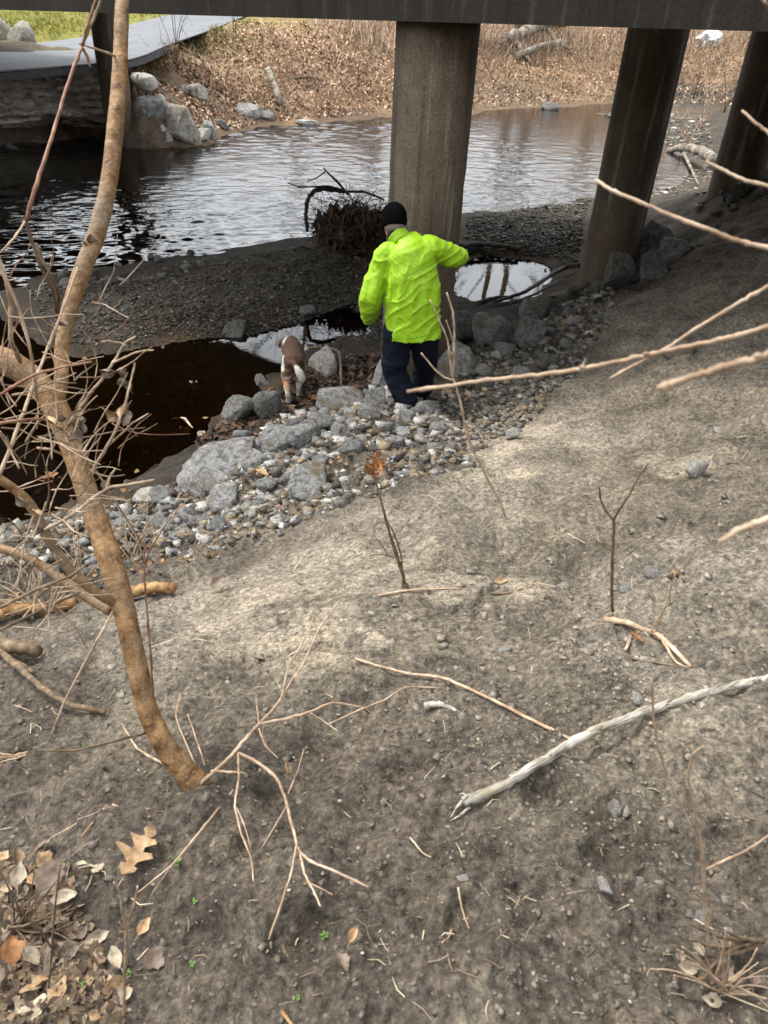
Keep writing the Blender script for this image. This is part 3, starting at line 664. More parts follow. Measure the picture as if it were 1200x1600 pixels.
for a in [
    (330, 757, 130, 40, 'rock', 'broad flat grey slab at the edge of the dark pool'),
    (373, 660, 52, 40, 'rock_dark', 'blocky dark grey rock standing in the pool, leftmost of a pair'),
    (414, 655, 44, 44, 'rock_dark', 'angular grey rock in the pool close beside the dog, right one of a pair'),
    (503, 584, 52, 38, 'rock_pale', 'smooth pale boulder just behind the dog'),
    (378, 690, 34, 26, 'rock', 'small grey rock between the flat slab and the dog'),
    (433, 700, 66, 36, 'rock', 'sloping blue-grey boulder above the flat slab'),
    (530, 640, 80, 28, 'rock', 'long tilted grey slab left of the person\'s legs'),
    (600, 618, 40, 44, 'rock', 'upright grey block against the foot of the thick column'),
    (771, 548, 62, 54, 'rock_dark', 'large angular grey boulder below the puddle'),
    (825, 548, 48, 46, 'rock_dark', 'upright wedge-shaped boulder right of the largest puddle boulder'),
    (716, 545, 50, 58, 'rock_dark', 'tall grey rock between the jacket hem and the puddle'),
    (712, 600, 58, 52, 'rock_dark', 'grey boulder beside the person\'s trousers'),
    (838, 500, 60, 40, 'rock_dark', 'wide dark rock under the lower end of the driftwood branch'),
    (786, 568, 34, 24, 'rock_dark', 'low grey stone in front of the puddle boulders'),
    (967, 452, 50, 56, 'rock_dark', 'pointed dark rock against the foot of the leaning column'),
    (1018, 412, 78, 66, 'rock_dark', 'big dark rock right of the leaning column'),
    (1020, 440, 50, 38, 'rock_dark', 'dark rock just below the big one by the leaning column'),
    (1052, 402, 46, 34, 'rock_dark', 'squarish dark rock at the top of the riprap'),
    (1087, 752, 34, 30, 'rock_pale', 'lone chalky white rock on the bare slope'),
    (638, 672, 32, 22, 'rock', 'rounded grey rock at the toe of the boot'),
    (364, 527, 38, 22, 'rock_dark', 'flattish rock lying alone in the dark pool margin'),
    (421, 545, 24, 16, 'rock_dark', 'small stone at the head of the dark pool'),
    (480, 497, 26, 18, 'rock_dark', 'small rock on the dark gravel bar'),
    (410, 605, 34, 10, 'rock_dark', 'thin flat stone lying in the shallow pool'),
    (480, 775, 70, 40, 'rock', 'grey rock half buried in the slope under the pebbles'),
    (1062, 565, 60, 24, 'clay', 'low brown stone bulging from the shaded slope'),
    (800, 690, 24, 16, 'rock_pale', 'small white stone on the slope below the boulders'),
    (300, 768, 44, 30, 'rock', 'grey rock below the flat slab'), (345, 790, 52, 34, 'rock', 'knobbly blue-grey rock left of the pebble spill'),
    (400, 745, 44, 30, 'rock', 'bluish boulder in the middle of the rock pile'), (470, 700, 54, 36, 'rock', 'light grey rock at the top of the rock pile'),
    (535, 690, 46, 30, 'rock', 'light rock in the pile left of the boot'), (585, 655, 40, 30, 'rock', 'grey rock touching the left boot'),
]: rock_px(*a)
# far bank boulders
for a in [(222, 140, 44, 22, 'rock_pale', 'pale boulder beside the slim column under the trail'), (228, 200, 50, 46, 'rock', 'slanting grey boulder at the foot of the slim column'),
          (275, 218, 70, 52, 'rock_pale', 'largest whitish boulder on the far shore'), (310, 162, 26, 24, 'rock_pale', 'small white boulder on the leafy far bank'), (290, 152, 18, 14, 'rock', 'small grey boulder beside the white one on the far bank'),
          (238, 226, 46, 34, 'rock_pale', 'pale boulder at the waterline right beside the slim column'), (258, 228, 34, 24, 'rock', 'grey block at the foot of the largest far boulder'), (224, 222, 26, 26, 'rock', 'narrow grey rock touching the slim column'), (298, 224, 26, 14, 'rock_pale', 'low pale stone at the far waterline beside the largest boulder'), (244, 160, 24, 16, 'rock_pale', 'small pale rock between the far boulders'),
          (322, 209, 26, 20, 'rock', 'grey stone at the far waterline'), (312, 218, 24, 16, 'rock_pale', 'pale stone in the far shallows'), (387, 183, 44, 18, 'rock', 'flat grey stone on the far shore'), (415, 188, 26, 14, 'rock', 'small flat stone beside the flat grey one'),
          (250, 175, 34, 24, 'rock_pale', 'pale rock above the largest far boulder'), (345, 200, 20, 12, 'rock', 'little stone on the far shore right of the boulders'), (860, 173, 30, 12, 'rock_dark', 'dark flat stone at the riffle'), (478, 198, 34, 10, 'rock', 'thin stone at the far waterline in mid-stream'), (368, 215, 24, 8, 'rock', 'nearly submerged flat stone off the far shore')]:
    rock_px(*a, tilt=.3)
# riprap and shore rocks that nothing tells apart
def poly_samples(poly, n, rg):
    P = np.array(poly, float); lo, hi = P.min(0), P.max(0); out = []
    while len(out) < n:
        q = rg.uniform(lo, hi, (n * 2, 2)); x, y = q[:, 0], q[:, 1]; ins = np.zeros(len(q), bool); j = len(P) - 1
        for i in range(len(P)):
            c = ((P[i, 1] > y) != (P[j, 1] > y)) & (x < (P[j, 0] - P[i, 0]) * (y - P[i, 1]) / (P[j, 1] - P[i, 1] + 1e-9) + P[i, 0]); ins ^= c; j = i
        out += list(q[ins])
    return np.array(out[:n])
BANDS = [([(250, 770), (430, 660), (600, 610), (690, 640), (690, 690), (520, 720), (450, 790), (330, 830), (250, 830)], 105, (12, 38), 'rock', 'grey limestone rock in the riprap pile left of the boots', 'riprap below the person'),
         ([(0, 820), (120, 800), (250, 770), (330, 800), (250, 870), (120, 890), (0, 900)], 60, (12, 38), 'rock', 'grey shore stone behind the sapling trunk', 'stones along the near pool edge'),
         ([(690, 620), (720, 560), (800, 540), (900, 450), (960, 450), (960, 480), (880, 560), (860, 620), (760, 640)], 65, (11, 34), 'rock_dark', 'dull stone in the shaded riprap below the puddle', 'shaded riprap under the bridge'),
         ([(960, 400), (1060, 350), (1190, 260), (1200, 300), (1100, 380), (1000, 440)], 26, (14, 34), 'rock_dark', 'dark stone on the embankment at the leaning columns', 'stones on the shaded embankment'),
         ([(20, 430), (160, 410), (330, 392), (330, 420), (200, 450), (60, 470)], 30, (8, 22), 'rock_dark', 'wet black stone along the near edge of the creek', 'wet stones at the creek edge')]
rg = np.random.default_rng(5)
for poly, n, (a, b), mat, lab, grp in BANDS:
    S = poly_samples(poly, n, rg); H = hit(S[:, 0], S[:, 1])
    for (px, py), P in zip(S, H):
        m = depth_of(P) / FPX; w = m * (a + (b - a) * rg.random() ** 2.2)
        rock(P, w * rg.uniform(.8, 1.25), w * rg.uniform(.5, .95), w * rg.uniform(.7, 1.1), mat if rg.random() > .12 else 'rock_pale', lab, grp, tilt=.5, rz=rg.uniform(0, 6.3), sink=rg.uniform(.2, .4))
S = np.array([(958, 1300), (945, 1385), (1006, 1360), (1145, 1450), (1105, 1415), (880, 903), (790, 1010), (990, 1110), (1018, 893), (962, 1255), (985, 910), (725, 1378), (1130, 656)], float)
for (px, py), P in zip(S, hit(S[:, 0], S[:, 1])):
    m = depth_of(P) / FPX; w = m * rg.uniform(20, 34); rock(P, w, w * .55, w * .8, 'rock_pale', 'small pale stone lying loose on the bare soil', 'loose pale stones on the slope', sink=.4, rz=rg.uniform(0, 6))

# loose pebbles, clods and gravel: nobody could count them
def pebbles(name, P, size, col, label, flat=.6, mat='pebble', sub=1):
    if sub: V0, F0 = ICO[sub]
    else: V0 = np.array([(x, y, z) for z in (-.7, .7) for y in (-.7, .7) for x in (-.7, .7)]); F0 = np.array([(0, 2, 3), (0, 3, 1), (4, 5, 7), (4, 7, 6), (0, 1, 5), (0, 5, 4), (2, 6, 7), (2, 7, 3), (0, 4, 6), (0, 6, 2), (1, 3, 7), (1, 7, 5)])
    n, k = len(P), len(V0); rg = np.random.default_rng(len(P))
    dv = rg.uniform(.6, 1.35, (24, k, 1)); shapes = V0[None] * dv + (0 if sub else rg.normal(0, .28, (24, k, 3))); pick = rg.integers(0, 24, n)
    a = rg.uniform(0, 6.283, n); ca, sa = np.cos(a), np.sin(a)
    S = shapes[pick] * (size[:, None, None] * np.stack([rg.uniform(.7, 1.2, n), rg.uniform(.7, 1.2, n), flat * rg.uniform(.6, 1.2, n)], -1)[:, None, :])
    X = S[..., 0] * ca[:, None] - S[..., 1] * sa[:, None]; Y = S[..., 0] * sa[:, None] + S[..., 1] * ca[:, None]
    V = np.stack([X, Y, S[..., 2]], -1) + P[:, None, :] + (size * .12)[:, None, None] * np.array([0, 0, 1])
    F = (F0[None] + (np.arange(n) * k)[:, None, None]).reshape(-1, 3)
    o = link(name, mesh_from(name, V.reshape(-1, 3), F, mat, False, np.repeat(col, k, 0))); return tag(o, label, kind='stuff')
def jitter_col(base, n, rg, s=.3, hue=.025):
    base = np.asarray(base)[rg.integers(0, len(base), n)] if np.ndim(base) == 2 else np.tile(base, (n, 1))
    return np.clip(base * (1 + rg.normal(0, s, (n, 1))) * (1 + rg.normal(0, hue, (n, 3))), .008, .9)
rg = np.random.default_rng(31)
S = np.vstack([poly_samples([(0, 1000), (600, 900), (1200, 640), (1200, 1600), (0, 1600)], 1300, rg), poly_samples([(800, 1250), (1200, 1180), (1200, 1600), (750, 1600)], 800, rg), poly_samples([(640, 1080), (1000, 980), (1050, 1200), (700, 1250)], 700, rg)])
H = hit(S[:, 0], S[:, 1]); sz = np.array([depth_of(p) for p in H]) / FPX * (1.2 + 4.5 * rg.random(len(H)) ** 4)
pebbles('pebbles', H, sz, np.clip(ground_col(H[:, 0], H[:, 1]) * rg.uniform(.7, 1.3, (len(H), 1)), .01, .6), 'crumbs of soil and small pebbles scattered over the slope')
S = poly_samples([(0, 1050), (550, 960), (1200, 720), (1200, 1600), (0, 1600)], 500, rg)
H = hit(S[:, 0], S[:, 1]); sz = np.array([depth_of(p) for p in H]) / FPX * (3 + 7 * rg.random(len(H)) ** 3)
pebbles('soil_clods', H, sz, np.clip(ground_col(H[:, 0], H[:, 1]) * rg.uniform(.85, 1.35, (len(H), 1)), .02, .6), 'crumbled clods of dry soil lying on the slope', flat=.55, sub=0)
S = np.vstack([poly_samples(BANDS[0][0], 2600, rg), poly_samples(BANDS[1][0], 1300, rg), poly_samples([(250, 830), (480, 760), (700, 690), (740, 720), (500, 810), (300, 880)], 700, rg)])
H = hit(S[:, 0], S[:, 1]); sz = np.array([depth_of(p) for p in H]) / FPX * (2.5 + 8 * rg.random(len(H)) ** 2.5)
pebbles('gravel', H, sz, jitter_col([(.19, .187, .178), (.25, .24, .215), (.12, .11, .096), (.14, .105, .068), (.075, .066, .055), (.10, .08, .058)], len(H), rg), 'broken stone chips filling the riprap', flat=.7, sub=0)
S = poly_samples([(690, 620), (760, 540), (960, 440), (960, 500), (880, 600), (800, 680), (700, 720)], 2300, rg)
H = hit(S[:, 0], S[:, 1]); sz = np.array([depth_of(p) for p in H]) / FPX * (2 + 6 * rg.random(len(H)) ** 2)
pebbles('gravel', H, sz, jitter_col([(.115, .108, .096), (.15, .14, .12), (.08, .07, .058), (.13, .095, .058), (.06, .05, .04)], len(H), rg), 'broken stone darkened for shade in the riprap under the bridge', flat=.65, sub=0)  # chip colours lowered to carry the shade under the deck
S = np.vstack([poly_samples([(40, 450), (330, 402), (600, 380), (600, 540), (450, 520), (250, 525), (90, 545)], 6500, rg), poly_samples([(730, 340), (920, 310), (900, 420), (860, 400), (730, 395)], 3800, rg), poly_samples([(440, 560), (600, 540), (600, 600), (440, 640)], 900, rg)])
H = hit(S[:, 0], S[:, 1]); sz = np.array([depth_of(p) for p in H]) / FPX * (1.2 + 3.2 * rg.random(len(H)) ** 3)
pebbles('gravel', H, sz, jitter_col([(.05, .043, .034), (.03, .025, .02), (.08, .072, .06)], len(H), rg), 'dark damp gravel on the bars under the bridge', flat=.45, sub=0)
S = poly_samples([(940, 175), (1110, 180), (1120, 300), (1010, 310), (1000, 215)], 1500, rg); H = hit(S[:, 0], S[:, 1]); sz = np.array([depth_of(p) for p in H]) / FPX * (1 + 3 * rg.random(len(H)) ** 2)
pebbles('gravel', H, sz, jitter_col([(.2, .17, .14), (.3, .28, .255), (.13, .10, .075)], len(H), rg), 'pale cobbles in the riffle beyond the columns', flat=.5, sub=0)

# layered ledge under the trail
def ledge():
    root = empty('rock_ledge', at_z(90, 235, 0)); tag(root, 'layered rock ledge under the trail, undercut at the waterline', 'rock ledge')
    nx, nz = 150, 46; A, Bq = LA, LB
    t = np.linspace(0, 1, nx); z = np.linspace(-.3, 1.72, nz); T, Z = np.meshgrid(t, z); x = A[0] + (Bq[0] - A[0]) * T; y = A[1] + (Bq[1] - A[1]) * T
    top = 1.70
    lean = .75 * (Z / top)                                  # face leans back
    und = 1.1 * sstep(.52, .2, Z + .18 * fbm2(x * .9, Z * 0 + 3, 3, 6))
    st = Z * 5.2 + .5 * fbm2(x * .5, Z * .8, 3, 2) + .12 * x
    layer = np.floor(st); fr = st - layer
    lay = .34 * (_hash(layer.astype(np.int64), np.floor(x * .55 + layer * .37).astype(np.int64), np.zeros_like(layer, dtype=np.int64), 4) - .5)
    gap = .26 * np.exp(-(np.minimum(fr, 1 - fr) / .08) ** 2)
    y = y + lean + und + lay + gap + .09 * fbm2(x * 2.2, Z * 3.5, 4, 12)
    V = np.stack([x, y, Z], -1).reshape(-1, 3)
    i = np.arange(nz - 1)[:, None] * nx; j = np.arange(nx - 1)[None]
    F = np.stack([i + j, i + j + 1, i + nx + j + 1, i + nx + j], -1).reshape(-1, 4)
    Vt = V.reshape(nz, nx, 3)[-1].copy(); Vb = Vt.copy(); Vb[:, 1] += 1.6; Vb[:, 2] += .02; o = len(V)
    V = np.vstack([V, Vt, Vb]); k = np.arange(nx - 1); F = np.vstack([F, np.stack([o + k, o + k + 1, o + nx + k + 1, o + nx + k], -1)])
    part('rock_face', V, F, 'ledge', root, False)
ledge()
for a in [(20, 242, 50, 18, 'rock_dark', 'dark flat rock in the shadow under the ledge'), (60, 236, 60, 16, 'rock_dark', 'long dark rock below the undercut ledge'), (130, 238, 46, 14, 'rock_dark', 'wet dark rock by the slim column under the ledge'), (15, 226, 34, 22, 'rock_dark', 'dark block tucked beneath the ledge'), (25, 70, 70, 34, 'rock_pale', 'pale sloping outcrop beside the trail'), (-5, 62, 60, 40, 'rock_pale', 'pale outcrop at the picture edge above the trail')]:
    rock_px(*a, depth=.6)

# ------------------------------------------------------------------ bodies: closed lofts fused into one continuous skin
from mathutils.bvhtree import BVHTree
def loft(P, RX, RY, side=(1, 0, 0), sides=16):
    P = np.asarray(P, float); RX = np.asarray(RX, float); RY = np.asarray(RY, float); n = len(P)
    T = np.gradient(P, axis=0); T /= np.linalg.norm(T, axis=1)[:, None] + 1e-9
    s = np.asarray(side, float); U = s - T * (T @ s)[:, None]; U /= np.linalg.norm(U, axis=1)[:, None] + 1e-9; W = np.cross(T, U)
    a = np.linspace(0, 2 * math.pi, sides, endpoint=False)
    V = (P[:, None] + RX[:, None, None] * np.cos(a)[None, :, None] * U[:, None] + RY[:, None, None] * np.sin(a)[None, :, None] * W[:, None]).reshape(-1, 3)
    F = [(i * sides + j, i * sides + (j + 1) % sides, (i + 1) * sides + (j + 1) % sides, (i + 1) * sides + j) for i in range(n - 1) for j in range(sides)]
    F += [tuple(range(sides - 1, -1, -1)), tuple((n - 1) * sides + j for j in range(sides))]
    return V, F
def sloft(P, RX, RY, side=(1, 0, 0), per=5, sides=16):
    S = spline(P, per); t = np.linspace(0, len(P) - 1, len(S)); k = np.arange(len(P))
    return loft(S, np.interp(t, k, RX), np.interp(t, k, RY), side, sides)
def ball(c, r, side=(1, 0, 0), up=(0, 0, 1)):
    c = np.asarray(c, float); r = np.broadcast_to(np.asarray(r, float), 3); V, F = ICO[3]
    up = np.asarray(up, float) / np.linalg.norm(up); s = np.asarray(side, float); s = s - up * (s @ up); s /= np.linalg.norm(s); f = np.cross(up, s)
    return c + V[:, :1] * r[0] * s + V[:, 1:2] * r[1] * f + V[:, 2:] * r[2] * up, [tuple(t) for t in F]
def fuse(parts, voxel, smooth=4, factor=.5):
    V, F = join(parts); me = mesh_from('tmp', V, F); o = link('tmp', me)
    m = o.modifiers.new('r', 'REMESH'); m.mode = 'VOXEL'; m.voxel_size = voxel
    if smooth: q = o.modifiers.new('s', 'SMOOTH'); q.iterations = smooth; q.factor = factor
    dg = bpy.context.evaluated_depsgraph_get(); ev = o.evaluated_get(dg); em = ev.to_mesh()
    n = len(em.vertices); V = np.empty(n * 3); em.vertices.foreach_get('co', V); V = V.reshape(-1, 3)
    nn = np.empty(n * 3); em.vertices.foreach_get('normal', nn); nn = nn.reshape(-1, 3)
    F = [tuple(p.vertices) for p in em.polygons]
    ev.to_mesh_clear(); bpy.data.objects.remove(o); bpy.data.meshes.remove(me)
    return V, F, nn
def ray_on(bvh, px, py, off=.0):
    r = rays(px, py); r = r / np.linalg.norm(r); h = bvh.ray_cast(Vector(CAM), Vector(r))
    return None if h[0] is None else np.array(h[0]) + np.array(h[1]) * off

# ------------------------------------------------------------------ the person
def build_person():
    foot = hit1(638, 645); Y0 = foot[1] - .02
    J = lambda px, py, dy: at_y(px, py, Y0 + dy)
    aL, kL, hL = J(638, 632, .02), J(617, 582, .10), J(620, 528, .10)
    aR, kR, hR = J(659, 604, .40), J(664, 570, .30), J(664, 526, .12)
    pel, wst, ch, ub, nk, hd = J(644, 522, .10), J(643, 470, .10), J(642, 425, .13), J(639, 392, .18), J(622, 368, .24), J(615, 346, .29)
    sL, eL, wL = J(606, 398, .20), J(582, 462, .14), J(578, 499, .36)
    sR, eR, wR = J(672, 389, .20), J(708, 402, .30), J(722, 398, .46)
    root = empty('person', foot); tag(root, 'person in a bright yellow-green jacket and black beanie, seen from behind among the rocks', 'person')
    fdir = np.array([-.40, .86, -.30]); fdir /= np.linalg.norm(fdir); hup = np.array([-.08, .34, .94]); hup -= fdir * (hup @ fdir); hup /= np.linalg.norm(hup); hs_ = np.cross(fdir, hup)
    def finger_set(w, d, up, sgn):
        d = d / np.linalg.norm(d); sd = np.cross(d, up); sd /= np.linalg.norm(sd); dn = np.cross(sd, d)
        ps = [sloft([w - d * .03, w + d * .03, w + d * .09], [.032, .042, .040], [.026, .024, .016], sd, 4, 10)]
        for k, (o, l) in enumerate(zip((-.030, -.010, .010, .029), (.066, .076, .072, .058))):
            b = w + d * .085 + sd * o
            ps.append(tube(spline([b - d * .02, b + d * l * .45 - dn * .004, b + d * l * .85 - dn * .022, b + d * l - dn * .040], 3), [.0105] * 3 + [.010] * 4 + [.009] * 3, 8))
        b = w + d * .03 + sd * sgn * .034
        ps.append(tube(spline([b, b + sd * sgn * .025 + d * .03, b + sd * sgn * .03 + d * .065 - dn * .015], 3), [.0135, .013, .012, .012, .011, .010, .010], 8))
        return ps
    # one continuous body under the clothes, with head and face
    face = [ball(hd, (.078, .098, .118), hs_, hup), ball(hd + fdir * .02 - hup * .06, (.062, .075, .07), hs_, hup), sloft([ub - [0, 0, .06], nk, hd - hup * .05], [.075, .06, .06], [.08, .062, .062]),
            ball(hd + fdir * .105 - hup * .022, (.014, .022, .026), hs_, hup), ball(hd + hs_ * .08 - hup * .02, (.012, .022, .034), hs_, hup), ball(hd - hs_ * .08 - hup * .02, (.012, .022, .034), hs_, hup), ball(hd + fdir * .092 - hup * .065, (.026, .014, .010), hs_, hup)]
    limbs = [sloft([pel - [0, 0, .02], wst, ch, ub], [.12, .14, .17, .12], [.075, .085, .11, .08]),
             sloft([hL + [0, 0, .04], kL, kL * .35 + aL * .65], [.088, .062, .042], [.09, .066, .048]), sloft([hR + [0, 0, .04], kR, kR * .35 + aR * .65], [.088, .062, .042], [.09, .066, .048]),
             sloft([ub, sL, eL, wL], [.06, .06, .045, .03], [.06, .06, .045, .03], (0, 0, 1)), sloft([ub, sR, eR, wR], [.06, .06, .045, .03], [.06, .06, .045, .03], (0, 0, 1)), ball(wL, .04), ball(wR, .04)]
    V, F, nn = fuse(face + limbs, .010, 4); part('body', V, F, 'skin', root)
    for s_ in (-1, 1):
        V, F = ball(hd + fdir * .094 + hs_ * .033 * s_ + hup * .006, (.013, .008, .008), hs_, hup); part('eye', V, F, 'black', root)
    V, F, nn = fuse([ball(hd - fdir * .02 - hup * .045, (.083, .09, .062), hs_, hup)], .008, 3); part('hair', V, F, 'hair', root)
    # knitted hat, turned-up brim
    top = [ball(hd + hup * .035 - fdir * .008, (.100, .118, .112), hs_, hup)]
    c = hd + hup * .0; brim = loft([c - hup * .045 - fdir * .005, c - hup * .03, c + hup * .02, c + hup * .045], [.092, .103, .105, .098], [.112, .122, .124, .116], hs_, 20)
    V, F, nn = fuse(top + [brim], .008, 3)
    ang = np.arctan2((V - hd) @ fdir, (V - hd) @ hs_); V = V + nn * (.0022 * np.sin(ang * 44))[:, None]
    part('beanie', V, F, 'black', root)
    # trousers and boots
    def leg(h, k, a): return sloft([h + [0, 0, .10], h, (h + k) / 2 + [0, -.01, 0], k, (k + a) / 2, a - [0, 0, .03]], [.125, .128, .118, .106, .102, .104], [.135, .135, .122, .110, .106, .110], per=5)
    V, F, nn = fuse([leg(hL, kL, aL), leg(hR, kR, aR), sloft([pel - [0, 0, .05], pel + [0, 0, .14]], [.185, .175], [.135, .125])], .011, 4)
    f1 = np.abs(noise3(V[:, 0] * 7 + V[:, 2] * 3, V[:, 1] * 7, V[:, 2] * 16, 4)); f2 = np.abs(noise3(V[:, 0] * 13, V[:, 1] * 13 + V[:, 2] * 6, V[:, 2] * 30, 9))
    V = V + nn * (.016 * (f1 - .35) + .007 * (f2 - .3))[:, None]; part('trousers', V, F, 'trousers', root)
    for a, g in ((aL, foot), (aR, None)):
        z0 = ground_z(a[0], a[1]).item() if g is None else foot[2]; d = np.array([-.12, .99, -.05]); b = np.array([a[0], a[1], min(z0, a[2] - .06)])
        V, F, nn = fuse([sloft([a + [0, 0, .05], a - [0, 0, .02], b + [0, 0, .05]], [.06, .06, .055], [.065, .068, .07]), sloft([b - d * .08 + [0, 0, .045], b + d * .0 + [0, 0, .05], b + d * .12 + [0, 0, .045], b + d * .21 + [0, 0, .035]], [.036, .046, .052, .038], [.042, .048, .04, .03])], .010, 3)
        o = part('boot', V, F, 'black', root)
        V, F = sloft([b - d * .085 + [0, 0, .008], b + d * .0 + [0, 0, .008], b + d * .13 + [0, 0, .008], b + d * .215 + [0, 0, .01]], [.036, .044, .054, .036], [.012] * 4); link('sole', mesh_from('sole', V - np.array(root.location), F, 'black'), o)
    # jacket: torso and sleeves fused, then creased
    hemL, hemR = J(605, 532, .06), J(687, 526, .08)
    hem = (hemL + hemR) / 2
    tor = sloft([hem - [0, 0, .0], J(645, 500, .09), J(645, 460, .10), J(643, 425, .13), J(640, 400, .17), J(635, 384, .21), J(628, 374, .235)],
                [.235, .232, .222, .215, .200, .140, .085], [.165, .168, .165, .165, .150, .118, .090], (1, -.02, .05), 6, 24)
    slv = [sloft([J(628, 400, .19), sL, (sL + eL) / 2 + [-.015, 0, 0], eL, (eL + wL) / 2 + [-.012, 0, -.01], wL], [.10, .108, .096, .094, .088, .068], [.10, .108, .096, .094, .088, .068], (0, 1, 0), 5, 18),
           sloft([J(655, 396, .19), sR, (sR + eR) / 2, eR, (eR + wR) / 2 + [.005, 0, -.012], wR], [.10, .105, .094, .090, .082, .066], [.10, .105, .094, .090, .082, .066], (0, 0, 1), 5, 18)]
    V, F, nn = fuse([tor] + slv, .0062, 9)
    x, y, z = V.T
    # sharp narrow creases: ridged noise stretched along drifting diagonals
    wx, wz = x + .06 * noise3(x * 5, y * 5, z * 5, 31), z + .06 * noise3(x * 5, y * 5, z * 5, 32)
    def ridge(u, v, w, sd): return (1 - np.abs(noise3(u, v, w, sd))) ** 3
    w1 = ridge(wx * 4 + wz * 3, y * 5, wz * 13 - wx * 9, 3); w2 = ridge(wx * 16 - wz * 7, y * 8, wz * 9 + wx * 6, 14); w3 = ridge(wx * 12, y * 14, wz * 34 + wx * 22, 24)
    low = noise3(x * 5, y * 5, z * 5, 7)
    dm = .013 * w1 + .007 * w2 + .003 * w3 + .012 * low - .009
    # gathers under the yoke and blousing at the hem
    dm += .007 * np.sin((x - .1) * 62 + 3 * noise3(x * 4, y * 4, z * 3, 5)) * np.exp(-((z - ub[2] + .30) / .14) ** 2)
    V = V + nn * dm[:, None]
    jk = part('jacket', V, F, 'jacket', root)
    bvh = BVHTree.FromPolygons([tuple(v) for v in V], F)
    def seam(pts, r, name='seam', mat='seam'):
        Q = [ray_on(bvh, a, b, .0005) for a, b in spline(np.array(pts, float), 7)]; Q = [q for q in Q if q is not None]
        if len(Q) > 3:
            v, f = tube(np.array(Q), r, 6); link(name, mesh_from(name, v - np.array(root.location), f, mat), jk)
    seam([(619, 443), (630, 435), (642, 428), (654, 422), (668, 416), (680, 410)], .0028)
    seam([(607, 400), (611, 425), (612, 450), (610, 470)], .0022)
    seam([(678, 392), (684, 405), (686, 420)], .0022)
    seam([(606, 527), (625, 529), (645, 528), (668, 524), (686, 518)], .0030)
    seam([(574, 471), (585, 473), (598, 473), (607, 474)], .0024)
    # stand-up collar, dark inside
    cax = (nk - ub); cax = cax / np.linalg.norm(cax)
    v, f, nn2 = fuse([loft([nk - cax * .05, nk - cax * .0, nk + cax * .028], [.088, .080, .084], [.092, .088, .092], (1, 0, 0), 20)], .009, 2); link('collar', mesh_from('collar', v - np.array(root.location), f, 'jacket'), jk)
    v, f = loft([nk - cax * .0, nk + cax * .045], [.072, .078], [.080, .086], (1, 0, 0), 20); link('collar_lining', mesh_from('collar_lining', v - np.array(root.location), f, 'trousers'), jk)
    # gloves with five fingers
    V, F, nn = fuse(finger_set(J(731, 396, .44), np.array([.72, .55, .25]), np.array([0, 0, 1.]), -1), .006, 1); part('glove', V, F, 'black', root)
    V, F, nn = fuse(finger_set(wL + (wL - eL) / np.linalg.norm(wL - eL) * .02, np.array([-.05, .95, -.25]), np.array([0, 0, 1.]), 1), .006, 1); part('glove', V, F, 'black', root)
build_person()

